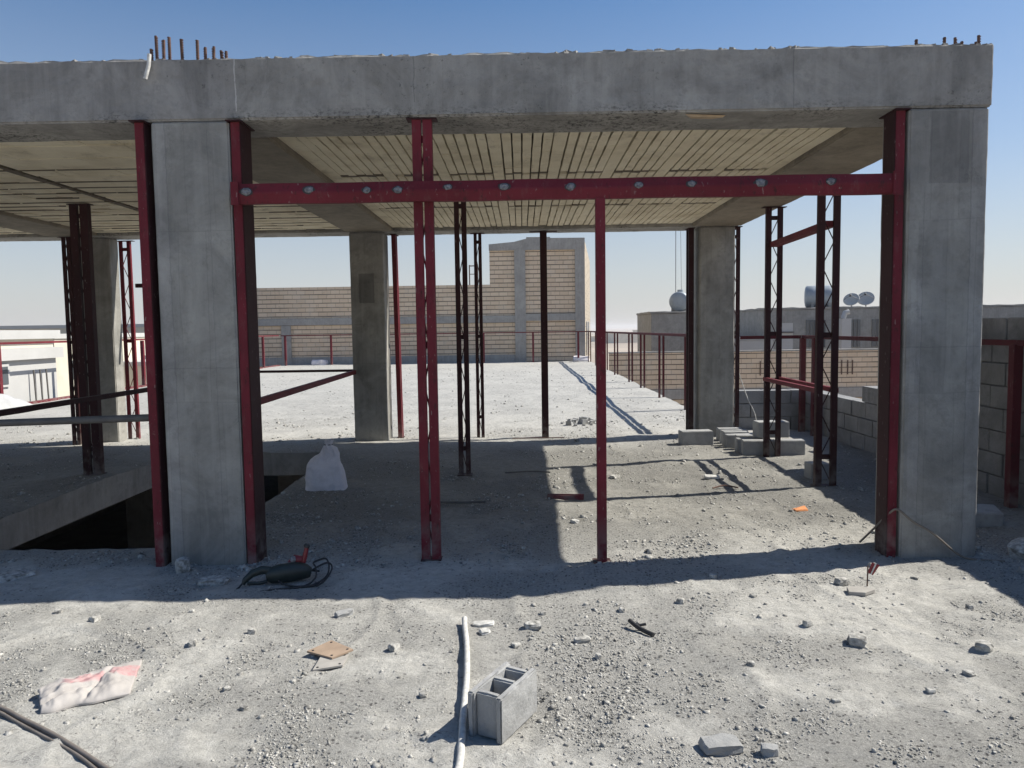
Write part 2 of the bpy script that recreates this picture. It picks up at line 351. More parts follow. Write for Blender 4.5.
for j in range(ny - 1):
    cy = (ys[j] + ys[j + 1]) / 2
    for i in range(nx - 1):
        cx = (xs[i] + xs[i + 1]) / 2
        if HX0 < cx < HX1 and HY0 < cy < HY1: continue
        if cx > XR and cy > YT: continue
        fs.append((j * nx + i, j * nx + i + 1, (j + 1) * nx + i + 1, (j + 1) * nx + i))
mb = MB(); mb.v = vs; mb.f = fs; mb.smooth = [True] * len(fs)
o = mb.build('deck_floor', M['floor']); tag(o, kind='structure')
at = o.data.attributes.new('cement_film', 'FLOAT', 'POINT'); at.data.foreach_set('value', FILM)
mb = MB()
for (a, b, c, d) in ((XL, XT, -9, HY0), (XL, HX0, HY0, YE), (HX0, HX1, HY1, YE), (HX1, XR, HY0, YE), (XR, XT, HY0, YT)):
    mb.box(a, b, c, d, -.30, -.045)
tag(mb.build('deck_slab', M['slab']), kind='structure')
# thin broken rim of screed along the opening and the deck edges
mb = MB()
def rim(p0, p1, th=.09):
    p0, p1 = Vector((*p0, 0)), Vector((*p1, 0)); L = (p1 - p0).length; n = int(L / .09) + 1
    d = (p1 - p0) / n; nrm = Vector((-d.y, d.x, 0)).normalized()
    vs = []
    for i in range(n + 1):
        q = p0 + d * i; h = hfun(q.x, q.y); o = .006 * mn.noise(q * 7)
        vs += [(q.x + nrm.x * (.004 + o), q.y + nrm.y * (.004 + o), h + .002), (q.x + nrm.x * (.006 + o), q.y + nrm.y * (.006 + o), -.06)]
    mb.add(vs, [(2 * i, 2 * i + 1, 2 * i + 3, 2 * i + 2) for i in range(n)])
rim((HX0, HY1), (HX0, HY0)); rim((HX1, HY0), (HX1, HY1)); rim((HX1, HY1), (HX0, HY1)); rim((HX0, HY0), (HX1, HY0))
rim((XR, YE), (XR, YT)); rim((XL, -9), (XL, YE)); rim((XT, YT), (XT, -9)); rim((XR, YT), (XT, YT))
tag(mb.build('deck_rim', M['slab']), kind='structure')

# gravel: small broken grains lying all over the deck, countless
def stones(n, gen, smin, smax, pw):
    pts = []
    while len(pts) < n:
        x, y = gen()
        if HX0 - .03 < x < HX1 + .03 and HY0 - .03 < y < HY1 + .03: continue
        if x > XR - .05 and y > YT - .05: continue
        d = mn.noise(Vector((x * 1.3, y * 1.3, 4))) * 1.1 + mn.noise(Vector((x * 3.5, y * 3.5, 9))) * .9 + mn.noise(Vector((x * 9, y * 9, 2))) * .5
        if random.random() > (.30 + d * .9) * (1.25 - .7 * film(x, y)): continue
        pts.append((x, y, smin + (smax - smin) * random.random() ** pw))
    return pts
def near():
    y = 2.4 + 4.4 * random.random() ** 1.25; return (random.uniform(-.78, .78) * y, y)
def mid():
    y = 5 + 9 * random.random() ** 1.3; return (max(-11.5, random.uniform(-.78, .62) * y), y)
def farr():
    y = 11 + 22 * random.random() ** 1.4; return (random.uniform(-11, 3.1), y)
P = stones(38000, near, .002, .006, 1.8) + stones(5200, near, .004, .013, 3.0) + stones(9000, mid, .005, .014, 2.4) + stones(500, mid, .012, .030, 2.8) + stones(1500, farr, .010, .028, 2.6)
P = [p for p in P if p[0] < 4.25]
n = len(P)
cube = np.array([(x, y, z) for z in (-1, 1) for y in (-1, 1) for x in (-1, 1)], float)
V = np.repeat(cube[None], n, 0) * rng.uniform(.3, 1.0, (n, 8, 3))
V *= rng.uniform(.5, 1.5, (n, 1, 3))
an = rng.uniform(0, 6.28, n); tl = rng.uniform(-.5, .5, n); ca, sa = np.cos(an), np.sin(an)
x_, y_, z_ = V[..., 0], V[..., 1], V[..., 2]
y2 = y_ * np.cos(tl)[:, None] - z_ * np.sin(tl)[:, None]; z2 = y_ * np.sin(tl)[:, None] + z_ * np.cos(tl)[:, None]
x3 = x_ * ca[:, None] - y2 * sa[:, None]; y3 = x_ * sa[:, None] + y2 * ca[:, None]
S = np.array([p[2] for p in P])[:, None]
hz = np.array([hfun(p[0], p[1]) for p in P])[:, None]
W = np.stack([x3 * S + np.array([p[0] for p in P])[:, None], y3 * S + np.array([p[1] for p in P])[:, None], z2 * S * .8 + hz + S * .12], -1).reshape(-1, 3)
F = (np.array([(0, 2, 3, 1), (4, 5, 7, 6), (0, 1, 5, 4), (2, 6, 7, 3), (0, 4, 6, 2), (1, 3, 7, 5)])[None] + 8 * np.arange(n)[:, None, None]).reshape(-1, 4)
me = bpy.data.meshes.new('gravel'); me.vertices.add(len(W)); me.vertices.foreach_set('co', W.ravel())
me.loops.add(F.size); me.loops.foreach_set('vertex_index', F.ravel().astype(np.int32))
me.polygons.add(len(F)); me.polygons.foreach_set('loop_start', np.arange(0, F.size, 4, dtype=np.int32)); me.polygons.foreach_set('loop_total', np.full(len(F), 4, np.int32))
me.update(); me.validate(); me.materials.append(M['stone'])
o = bpy.data.objects.new('gravel', me); col.objects.link(o)
tag(o, 'loose grey gravel and cement crumbs scattered over the whole deck', 'gravel', kind='stuff')

# ------------------------------------------------------------------ unfinished concrete frame
YF, YB = 5.12, 11.37; ZB, ZT = 3.007, 3.407
bld = thing('unfinished_building', (0, 8, 0), 'unfinished grey concrete frame with columns, beams and a cream ribbed ceiling over the deck', 'building')
cols = [(-2.445, -1.925, YF, 5.55), (2.563, 3.083, YF, 5.50), (-2.44, -1.96, 10.92, 11.34), (2.55, 3.04, 10.9, 11.34),
        (-6.55, -5.98, 11.08, 11.33), (-6.6, -6.05, YF, 5.55), (-11.4, -10.9, YF, 5.55), (-11.4, -10.9, 10.95, 11.35)]
for c in cols:
    z0 = -.06
    cm = rough_box(MB(), *c, z0, ZB - .004, .055, .0035)
    o = cm.build('column', M['column'], bld)
for (a, b, y0, y1, lab) in ((-11.45, 3.098, YF - .004, 5.60, 'long rough front beam'), (-11.45, 3.098, 10.90, YB, None)):
    o = rough_box(MB(), a, b, y0, y1, ZB, ZT, .05, .0045, .012, .013).build('beam', M['beam'], bld)
    if lab: o['label'] = 'long rough edged front beam over the columns'
for (a, b) in ((-2.485, -1.82), (2.433, 3.13), (-6.74, -6.03), (-11.44, -10.9)):
    rough_box(MB(), a, b, 5.602, 10.898, ZB + .003, ZT - .01, .08, .005).build('beam', M['soffit'], bld)
mb = MB()
for (a, b) in ((-1.818, 2.431), (-6.028, -2.487), (-10.898, -6.742)): mb.box(a, b, 5.605, 10.895, 3.22, 3.39)
mb.build('roof_slab', M['soffit'], bld)
cb_ = MB()
for k in range(420):   # cement crumbs left on the top edge of the front beam
    x = random.uniform(-8.5, 3.08); s_ = random.uniform(.004, .013) * (1.6 if random.random() < .06 else 1)
    if mn.noise(Vector((x * 1.5, 2, 2))) + random.uniform(-.4, .4) < -.05: continue
    cb_.box(x - s_ * 1.5, x + s_ * 1.5, YF + .004 + random.uniform(0, .05), YF + .02 + s_ * 2 + random.uniform(0, .05), ZT - .012, ZT + s_ * 1.1, s_ * .5, random.uniform(0, 3))
cb_.build('cement_crumbs', M['beam'], bld)['kind'] = 'stuff'
# right bay ceiling: foam blocks ribbed along y
mb = MB(); G = .012
segs = ((5.602, 7.19), (7.29, 9.10), (9.18, 10.898))
x0 = -1.818; cuts = [x0]; k = 0
start = -1.675
while True:
    base = start + .513 * k
    for q in range(6):
        if base + .080 * q < 2.40: cuts.append(base + .080 * q)
    k += 1
    if base > 2.4: break
cuts.append(2.431); cuts = sorted(cuts)
for a, b in zip(cuts[:-1], cuts[1:]):
    joist = (b - a) > .095
    for (s0, s1) in (((5.602, 10.898),) if joist else segs):
        if not joist and random.random() < .93: s0 += random.uniform(0, .008); s1 -= random.uniform(0, .01)
        d = random.uniform(-.004, .004) + (.004 if joist else 0)
        # long strips split up so their undersides waver a little
        n = 8
        for i in range(n):
            ya, yb = s0 + (s1 - s0) * i / n, s0 + (s1 - s0) * (i + 1) / n
            e = random.uniform(-.0022, .0022); yb2 = yb - (.004 if random.random() < .12 else 0)
            g = G * random.uniform(.7, 1.5)
            mb.box(a + g * .5, b - g * .5, ya, yb2, 3.052 + d + e, 3.115)
o = mb.build('ribbed_ceiling', M['ceiling'], bld); o['label'] = 'cream foam ceiling ribbed front to back'
jm = MB()
for a, b in zip(cuts[:-1], cuts[1:]):
    if (b - a) > .095: continue
    for yc in (7.24, 9.14):
        if random.random() < .85: jm.box(a, b + .002, yc - random.uniform(.015, .045), yc + random.uniform(.01, .04), 3.056 - random.uniform(.0, .008), 3.10, .003)
jm.build('ceiling_joints', M['joint'], bld)['kind'] = 'stuff'
# left bays: ribs run across
for (xa, xb) in ((-6.028, -2.487), (-10.898, -6.742)):
    mb = MB(); yy = [5.602, 5.89, 6.32, 6.75, 7.02, 7.29, 7.57, 7.85, 8.12, 8.38, 8.62, 8.86, 9.08, 9.29, 9.53, 9.77, 10.0, 10.22, 10.46, 10.7, 10.898]
    xm = (-4.52, -4.40) if xa > -6.5 else (-8.85, -8.74)
    for i, (a, b) in enumerate(zip(yy[:-1], yy[1:])):
        for (p, q) in ((xa, xm[0] + random.uniform(-.02, .02)), (xm[1] + random.uniform(-.02, .02), xq) if False else (xm[1], xb)):
            n = 7
            for k in range(n):
                u0, u1 = p + (q - p) * k / n, p + (q - p) * (k + 1) / n
                g = random.uniform(.04, .065) if i % 2 else random.uniform(.028, .045); d = random.uniform(-.004, .004)
                mb.box(u0, u1 - (.003 if random.random() < .3 else 0), a + g / 2, b - g / 2, 3.052 + d, 3.115)
    for s in range(9):
        y0 = 5.7 + s * .58 + random.uniform(-.05, .05)
        if s % 3 == 1: mb.box(xm[0] - .0, xm[1], y0, y0 + .16, 3.06, 3.115)
    o = mb.build('ribbed_ceiling', M['ceiling'], bld); o['label'] = 'cream foam ceiling ribbed left to right'
    jm = MB()
    for i, y in enumerate(yy[1:-1]):
        x = xa + .01
        while x < xb - .05:
            L_ = random.uniform(.3, 1.4); e = min(x + L_, xb - .01)
            if random.random() < (.9 if i % 2 == 0 and i else .25): jm.box(x, e, y - random.uniform(.006, .015), y + random.uniform(.006, .015), 3.048 - random.uniform(.000, .004 if i % 2 else .002), 3.07, .001)
            x = e + random.uniform(.002, .05)
    y = 5.7
    while y < 10.7:
        L_ = random.uniform(.25, .8); c_ = (xm[0] + xm[1]) / 2 + random.uniform(-.012, .012); h_ = random.uniform(.022, .04)
        jm.box(c_ - h_, c_ + h_, y, y + L_, 3.038 + random.uniform(0, .008), 3.10, .004); y += L_ + random.uniform(-.02, .09)
    jm.build('ceiling_joints', M['joint'], bld)['kind'] = 'stuff'
# column starter bars above the roof
mb = None
for (x, y, h) in ((-2.45, 5.2, .12), (-2.415, 5.2, .225), (-2.38, 5.22, .20), (-2.33, 5.2, .21), (-2.245, 5.2, .195), (-2.15, 5.22, .19), (-2.09, 5.2, .125), (-2.035, 5.2, .13), (-1.985, 5.22, .105), (-1.95, 5.2, .09),
                  (2.66, 5.25, .10), (2.74, 5.3, .06), (2.83, 5.22, .10), (2.92, 5.25, .11), (2.99, 5.3, .10), (3.03, 5.2, .05), (3.07, 5.24, .12)):
    q = MB(); a = random.uniform(-.006, .006)
    q.tube([(x, y, ZT - .03), (x + a, y, ZT + h * .8)], .0095, 7)
    for k in range(int(h * .85 / .016)): z = ZT + .005 + k * .016; q.tube([(x, y, z), (x, y, z + .005)], .0118, 7)
    q.build('rebar', M['rust'], bld)
q = MB(); q.tube([(-2.415, 5.09, 3.43), (-2.42, 5.085, 3.36), (-2.445, 5.08, 3.27)], .013, 9); q.build('drain_pipe', M['pvc'], bld)
q = MB(); q.add([(1.10, 5.145, 3.0), (1.38, 5.19, 3.0), (1.30, 5.26, 2.995), (1.16, 5.23, 2.993), (1.12, 5.15, 2.985), (1.36, 5.19, 2.985)], [(0, 1, 2, 3), (4, 3, 2, 5), (0, 4, 5, 1), (0, 3, 4), (1, 5, 2)])
q.build('formwork_scrap', M['wood'], bld)
# storey below, seen through the stair opening
mb = MB()
mb.box(XL, XT, -2, YE, -3.6, -3.3)
mb.build('lower_floor', M['slab'], bld)
mb = MB()
mb.box(XT - .2, XT, -2, 1.5, -3.3, -.302); mb.box(XT - .2, XT, 5.5, 6.0, -3.3, -.302); mb.box(XT - .2, XT, 10.5, YT, -3.3, -.302); mb.box(XR - .02, XR + .0 + .18, YT + .01, YE, -3.3, -.302)  # unseen right wall, its gaps shaped to let sunlight into the storey
mb.box(XL, XT - .21, -2.2, -2.0, -3.3, -.302); mb.box(XL, XR - .03, YE - .2, YE, -3.3, -.302)
# left lower wall with one gap
mb.box(XL, XL + .2, -1.99, 24.4, -3.3, -.302); mb.box(XL, XL + .2, 25.2, YE - .21, -3.3, -.302)
mb.box(-6.2, -5.9, 12.8, 13.1, -3.3, -.302); mb.box(-2.7, -2.3, 12.8, 13.1, -3.3, -.302); mb.box(-7.6, -6.4, 14.2, 14.4, -3.3, -.302)
mb.box(-4.6, -2.2, 14.0, 14.2, -3.3, -.302)
mb.build('lower_wall', M['slab'], bld)
mb = MB()
for i in range(10): mb.box(-4.5, -3.5, 5.9 + i * .28, 6.2 + i * .28, -.18 * (i + 1) - .3, -.18 * i - .3)
o = mb.build('stair', M['slab'], bld)

# ------------------------------------------------------------------ red steel
def post(x, y, z1, axis, s, w, label, group='red steel posts of the frame', single=False, lean=(0, 0), mat='red', lace=True, cap=True, z0=-.03, name='steel_post', plate=.09, pitch=.235, capw=None):
    t = thing(name, (x, y, 0), label, 'steel post', group)
    ax = Vector((1, 0, 0)) if axis == 'x' else Vector((0, 1, 0)); H = z1
    L = lambda z: Vector((lean[0] * z / H, lean[1] * z / H, z))
    off = [0] if single else [-s / 2, s / 2]
    for q in off:
        b = MB(); c = ax * q
        if single:
            b.bar(c + L(z0), c + L(z1), w, w)
        else:   # angle iron: flange toward the camera side and a return along the other side
            oth = Vector((0, 1, 0)) if axis == 'x' else Vector((-1, 0, 0)); sg = 1 if q > 0 else -1
            th = .007
            a0, a1 = c + L(z0), c + L(z1)
            fl = ax if axis == 'x' else Vector((1, 0, 0))
            # front plate (in the xz plane) and side plate (in the yz plane)
            e = -1 if (axis == 'x' and q < 0) else 1
            def plate_(o, wx, wy):
                vs = [p + o + Vector((i * wx / 2, j * wy / 2, 0)) for p in (a0, a1) for i, j in ((-1, -1), (1, -1), (1, 1), (-1, 1))]
                b.add(vs, [(3, 2, 1, 0), (4, 5, 6, 7), (0, 1, 5, 4), (1, 2, 6, 5), (2, 3, 7, 6), (3, 0, 4, 7)])
            yo = -w / 2 if (axis == 'x' or q < 0) else w / 2
            plate_(Vector((0, yo, 0)), w, th)
            plate_(Vector((e * (w / 2 - th / 2), yo + (w / 2 if yo < 0 else -w / 2), 0)), th, w - th * 2)
            plate_(Vector((-e * (w / 2 - th / 2), yo + (w / 4 if yo < 0 else -w / 4), 0)), th, w * .5 - th)
        b.build('leg', M[mat], t, True) if False else None
        me_o = b; me_o.build('leg', M[mat], t, True)
    if not single and lace == 'web':
        sg_ = 1 if x < 0 else -1; b = MB(); b.box(*sorted(((w / 2 + .001) * sg_, (w / 2 + .007) * sg_)), -s / 2 - w * .48, s / 2 + w * .48, z0, z1 - .001)
        b.build('web', M['reddark'], t, True)  # web coloured darker to paint the shaded side of the post
    elif not single and lace:
        b = MB(); n = int((z1 - .1) / pitch); sg = 1
        pts = []
        for k in range(n + 1):
            z = .05 + k * pitch; pts.append(ax * (sg * (s / 2 - w * .25)) + L(z)); sg = -sg
        for p, q in zip(pts[:-1], pts[1:]): b.tube([p, q], .0055, 6)
        b.build('lacing', M[mat], t, True)
        for z in (.3, z1 * .5, z1 - .12): b = MB(); b.bar(L(z) - ax * s / 2, L(z) + ax * s / 2, .006, .05); b.build('batten', M[mat], t, True)
    if plate:
        h = hfun(x, y)
        b = MB(); ex = plate if (single or axis == 'y') else s / 2 + plate * .7; ey = plate if (single or axis == 'x') else s / 2 + plate * .7
        b.box(-ex, ex, -ey, ey, h - .02, h + .012); b.build('base_plate', M['reddark'], t, True)
    if cap:
        b = MB(); cw = capw or (s / 2 + .07); T = L(z1)
        if axis == 'x': b.box(T.x - cw, T.x + cw, T.y - .045, T.y + .045, z1, z1 + .008)
        else: b.box(T.x - .05, T.x + .05, T.y - cw, T.y + cw, z1, z1 + .008)
        b.build('cap_plate', M['reddark'], t, True)
    return t
C3 = ZB - .012
post(-2.512, 5.20, C3, 'y', .14, .058, 'red two legged post against the left side of the big left column', lean=(.0, 0), plate=0, lace='web')
post(-1.885, 5.23, C3, 'y', .14, .058, 'red two legged post on the right side of the big left column, above the drill', plate=0, lace='web')
post(2.515, 5.22, C3, 'y', .10, .058, 'red two legged post against the left side of the big right column', plate=0, mat='red', lace='web')
post(-.645, 5.18, C3, 'x', .072, .060, 'tall red double post in the front opening, passing behind the cross beam', lean=(.0, 0), plate=.05, capw=.10)
post(.53, 5.09, 2.452, 'x', 0, .062, 'single slim red post under the middle of the long cross beam', single=True, cap=False, plate=.06)
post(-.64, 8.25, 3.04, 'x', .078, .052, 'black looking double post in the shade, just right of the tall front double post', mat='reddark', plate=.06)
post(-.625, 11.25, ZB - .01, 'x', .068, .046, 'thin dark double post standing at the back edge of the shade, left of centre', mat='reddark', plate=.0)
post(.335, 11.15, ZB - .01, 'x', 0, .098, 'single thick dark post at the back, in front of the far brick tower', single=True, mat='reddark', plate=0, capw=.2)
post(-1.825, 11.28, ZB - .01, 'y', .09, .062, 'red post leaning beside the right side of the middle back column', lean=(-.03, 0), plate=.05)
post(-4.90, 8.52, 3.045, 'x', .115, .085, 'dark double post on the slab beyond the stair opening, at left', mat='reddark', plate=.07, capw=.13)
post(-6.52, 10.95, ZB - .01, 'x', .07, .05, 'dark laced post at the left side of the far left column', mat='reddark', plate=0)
post(-5.95, 11.48, ZB - .01, 'x', .12, .05, 'red laced post at the right side of the far left column', plate=0)
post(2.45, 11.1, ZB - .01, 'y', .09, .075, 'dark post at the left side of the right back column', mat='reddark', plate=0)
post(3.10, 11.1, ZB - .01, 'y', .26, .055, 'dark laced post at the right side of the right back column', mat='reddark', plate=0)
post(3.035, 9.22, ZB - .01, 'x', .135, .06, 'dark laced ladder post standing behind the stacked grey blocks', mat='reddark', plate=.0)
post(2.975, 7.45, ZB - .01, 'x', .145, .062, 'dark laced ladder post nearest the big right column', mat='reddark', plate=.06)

# the long cross beam
t = thing('cross_beam', (.29, 5.1, 2.45), 'long red steel cross beam spanning between the two big front columns', 'steel beam')
b = MB(); prof = [(-.034, 2.450), (.0, 2.448), (.03, 2.452), (.03, 2.578), (0, 2.582), (-.030, 2.580), (-.050, 2.522), (-.050, 2.508)]
nseg = 24; vs = []
for i in range(nseg + 1):
    x = -1.855 + (2.45 + 1.855) * i / nseg; w = .003 * math.sin(i * 1.3)
    vs += [(x, 5.105 + p[0] + w, p[1] + w * .8) for p in prof]
m_ = len(prof); fs = [(i * m_ + (k + 1) % m_, i * m_ + k, (i + 1) * m_ + k, (i + 1) * m_ + (k + 1) % m_) for i in range(nseg) for k in range(m_)]
fs += [tuple(range(m_)), tuple(nseg * m_ + k for k in range(m_ - 1, -1, -1))]
b.add(vs, fs); b.build('beam_section', M['red'], t)
for i, x in enumerate((-1.80, -1.385, -1.005, -.80, -.47, -.10, .335, .78, 1.125, 1.575, 2.03)):
    b = MB(); r = .025 + random.uniform(-.003, .006); c = Vector((x, 5.053, 2.528 + random.uniform(-.006, .006)))
    ring = [c + Vector((math.cos(a * .5236) * r * random.uniform(.85, 1.25), -.0, math.sin(a * .5236) * r * random.uniform(.7, 1))) for a in range(12)]
    ring2 = [c + (p - c) * .55 + Vector((0, -.009, 0)) for p in ring]
    b.add(ring + ring2 + [c + Vector((0, -.006, 0))], [(k, (k + 1) % 12, 12 + (k + 1) % 12, 12 + k) for k in range(12)] + [(12 + k, 12 + (k + 1) % 12, 24) for k in range(12)])
    o = b.build('weld_scar', M['galv'], t)
    b = MB(); c2 = Vector((x, 5.0545, c.z)); hr = [c2 + Vector((math.cos(a * .5236) * r * random.uniform(1.2, 1.75), 0, math.sin(a * .5236) * r * random.uniform(.8, 1.15))) for a in range(12)]
    b.add(hr + [c2 + Vector((0, -.0022, 0))], [(k, (k + 1) % 12, 12) for k in range(12)]); b.build('burn_mark', M['rubber'], o)
for x in (-1.87, 2.462):
    b = MB(); b.box(x - .03, x + .02, 5.045, 5.06, 2.44, 2.59); b.build('end_plate', M['red'], t)

# bars tying the right hand ladder posts
def rail_thing(name, label, cat, segs, w, h, mat, group=None, loc=None, part='rail'):
    loc = loc or segs[0][0]
    t = thing(name, loc, label, cat, group)
    for a, b_ in segs: q = MB(); q.bar(a, b_, w, h); q.build(part, M[mat], t)
    return t
rail_thing('tie_bar', 'upper red bar joining the two dark ladder posts at right', 'steel bar', [((3.03, 9.2, 2.56), (3.0, 7.46, 2.57))], .10, .06, 'red')
rail_thing('tie_bar', 'lower red double bar joining the two dark ladder posts at right', 'steel bar', [((2.95, 9.25, .95), (2.91, 7.45, .95)), ((3.12, 9.25, .955), (3.08, 7.45, .955))], .04, .045, 'red')
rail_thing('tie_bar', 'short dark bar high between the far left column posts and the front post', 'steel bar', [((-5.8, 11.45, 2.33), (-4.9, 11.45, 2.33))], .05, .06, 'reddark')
# guard rails round the stair opening
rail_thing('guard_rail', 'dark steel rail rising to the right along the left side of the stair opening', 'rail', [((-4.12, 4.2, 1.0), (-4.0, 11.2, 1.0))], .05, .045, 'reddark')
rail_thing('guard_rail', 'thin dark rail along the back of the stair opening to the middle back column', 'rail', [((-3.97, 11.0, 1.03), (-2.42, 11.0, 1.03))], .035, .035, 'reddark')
rail_thing('guard_rail', 'brown steel rail slanting from the big left column back to the middle back column', 'rail', [((-2.3, 5.56, .99), (-2.42, 10.95, 1.01))], .05, .055, 'red')
q = MB(); q.tube([(-6.5, 5.62, .90), (-4.2, 5.60, .945), (-2.45, 5.6, .985)], .028, 10)
tag(q.build('guard_pipe', M['greypipe']), 'dusty grey pipe across the front of the stair opening, ending at the big left column', 'pipe')

# ------------------------------------------------------------------ perimeter railings
def railing(label, rails, posts, mat='red', loc=None, h=1.43, w=.045):
    t = thing('railing', loc, label, 'railing')
    for a, b_ in rails: q = MB(); q.bar(a, b_, .05, .05); q.build('top_rail', M[mat], t)
    for (x, y) in posts: q = MB(); q.bar((x, y, -.04), (x, y, h - .025), w, w, (1, 0, 0)); q.build('rail_post', M[mat], t)
    return t
pr = []
for y in (14.55, 17.3, 20.0, 22.2, 25.6, 28.7, 32.2, 35.6): pr += [(3.13, y), (3.24, y + .1)]
railing('long red railing on paired posts along the right edge of the far deck', [((3.13, 11.6, 1.43), (3.13, 36.6, 1.43)), ((3.25, 11.6, 1.43), (3.25, 36.6, 1.43))], pr, 'maroon', (3.2, 24, 0))
railing('red railing on wide spaced posts in front of the far brick building', [((-11.5, 36.2, 1.43), (3.1, 36.2, 1.43))], [(-11.3, 36.2), (-9.1, 36.2), (-6.6, 36.2), (-4.2, 36.2), (-1.8, 36.2), (.55, 36.2), (2.7, 36.2)], 'red', (-4, 36.2, 0), w=.09)
railing('bright red railing along the left edge of the deck beside the white house', [((-11.55, 6, 1.44), (-11.55, 36, 1.44))], [(-11.55, y) for y in (7.2, 10, 12.9, 16.6, 19.8, 23.0, 26.5, 30, 33.8)], 'red', (-11.55, 21, 0), w=.09)
railing('red railing with posts in front of the grey block wall at right', [((4.22, 3.0, 1.42), (4.22, 11.45, 1.42)), ((3.3, 11.5, 1.42), (4.2, 11.5, 1.42))],
        [(4.21, 6.52), (4.21, 4.1), (4.2, 8.62), (4.2, 11.4), (4.21, 10.95)], 'maroon', (4.2, 9, 0), w=.075)
q = MB(); q.box(-11.66, -11.5, 13, 36, -.02, .05)
tag(q.build('edge_kerb', M['red']), 'low red painted kerb at the left edge of the deck', 'kerb')

# ------------------------------------------------------------------ grey block wall at right
def block_course(mb, p0, p1, z, L=.40, h=.2, t=.2, odd=False):
    p0, p1 = Vector((*p0, 0)), Vector((*p1, 0)); d = (p1 - p0); T = d.length; d.normalize(); n = Vector((-d.y, d.x, 0)); s = -(L / 2) if odd else 0
    while s < T - .03:
        a, b_ = max(s, 0) + .005, min(s + L, T) - .005; s += L + .008
        if b_ - a < .04: continue
        jo = random.uniform(-.006, .006); c = p0 + d * ((a + b_) / 2) + n * (t / 2 + jo)
        A, B = c - d * ((b_ - a) / 2), c + d * ((b_ - a) / 2); z0 = z + random.uniform(-.002, .002)
        mb.bar(A + Vector((0, 0, z0 + h / 2)), B + Vector((0, 0, z0 + h / 2)), t, h - .004)
wall = thing('block_wall', (4.44, 8, 0), 'stepped wall of large grey concrete blocks along the right edge of the deck', 'wall')
mb = MB(); mb2 = MB(); rows = 8
for r in range(rows):
    z = r * .207 - .01
    y1 = 11.65 if r < 3 else (9.72 if r < 4 else (8.9 if r < 6 else 8.7))
    block_course(mb, (4.34, min(y1, 8.7)), (4.34, -6), z, odd=r % 2 == 1)
    if y1 > 8.8: block_course(mb2, (4.34, y1), (4.34, 8.71), z, odd=r % 2 == 1)
mb.build('blockwork', M['blockdark'], wall, bevel=.004); mb2.build('blockwork', M['blockmid'], wall, bevel=.004)
mb = MB(); mb.box(4.37, 4.50, -6, 8.66, -.02, 1.64); mb.box(4.37, 4.5, 8.66, 9.68, -.02, .80); mb.box(4.37, 4.5, 9.68, 11.6, -.02, .60)
mb.build('mortar', M['blockdark'], wall)
w2 = thing('block_wall', (3.8, 11.7, 0), 'low grey block wall crossing behind the right back column, three courses high', 'wall')
mb = MB()
for r in range(3): block_course(mb, (4.53, 11.66), (3.28, 11.66), r * .207 - .01, odd=r % 2 == 1, t=-.2)
mb.build('blockwork', M['blockmid'], w2, bevel=.004)
mb = MB(); mb.box(3.3, 4.5, 11.69, 11.83, -.02, .6); mb.build('mortar', M['blockdark'], w2)

# ------------------------------------------------------------------ loose blocks
def hollow_block(L, W, H, wall):
    """block with hollow cells open at the top and a grooved end, coarse faces"""
    m = MB(); rb = lambda *q: rough_box(m, *q, .022, .0045, .007, .003)
    rb(-L / 2, L / 2, -W / 2, -W / 2 + wall, 0, H); rb(-L / 2, L / 2, W / 2 - wall, W / 2, 0, H)
    e = .022; inner = L - 2 * e; ws = [-L / 2 + e, -wall * .5 + .012, L / 2 - e - wall]
    for x in ws: rb(x, x + wall, -W / 2 + wall - .004, W / 2 - wall + .004, .002, H - .004)
    m.box(-L / 2 + .03, L / 2 - .03, -W / 2 + wall - .003, W / 2 - wall + .003, .003, .03)
    return m
o = hollow_block(.305, .155, .185, .03).build_at('concrete_block', M['block'], (-.092, 2.965, hfun(-.06, 3) + .002), R(62))
tag(o, 'hollow grey concrete block alone in the foreground beside the white hose', 'concrete block')
def solid_block(loc, rz, dims, label, group=None, tilt=0):
    L, W, H = dims; m = rough_box(MB(), -L / 2, L / 2, -W / 2, W / 2, 0, H, .07, .003, .008)
    o = m.build_at('concrete_block', M['block'], loc, rz); o.rotation_euler[0] = tilt
    return tag(o, label, 'concrete block', group)
solid_block((2.35, 10.27, -.01), R(4), (.43, .2, .2), 'pale grey block lying alone on the lit floor beside the right back column')
g = 'grey blocks set down under the dark ladder post'
k = 0
a0, a1 = Vector((2.78, 10.55, 0)), Vector((2.78, 9.36, 0))
names_ = ['farthest block in the row of upright grey blocks under the ladder post', 'second block from the back in the row of upright grey blocks', 'third block from the back in the row of upright grey blocks', 'fourth block from the back in the row of upright grey blocks', 'fifth block from the back in the row of upright grey blocks', 'second block from the front end of the row of upright grey blocks', 'front end block of the row of upright grey blocks']
for i in range(7):
    p = a0.lerp(a1, i / 6); p.x += random.uniform(-.05, .04); p.y += random.uniform(-.02, .02)
    solid_block((p.x + .12, p.y, -.01), R(random.uniform(-11, 9)), (random.uniform(.33, .4), .10 if i % 3 else .14, random.uniform(.18, .2)), names_[i], g)
solid_block((3.14, 9.58, .193), R(3), (.40, .2, .2), 'grey block lying on top of the row of upright blocks', g)
solid_block((3.28, 9.33, -.01), R(-4), (.36, .15, .2), 'right hand grey block at the foot of the ladder post, next to the lit floor', g)
solid_block((3.06, 7.86, -.01), R(6), (.2, .17, .18), 'small grey block end in the shade beside the nearer ladder post')
solid_block((3.62, 6.05, -.01), R(-12), (.34, .2, .13), 'grey block half buried behind the right side of the big right column', tilt=.15)

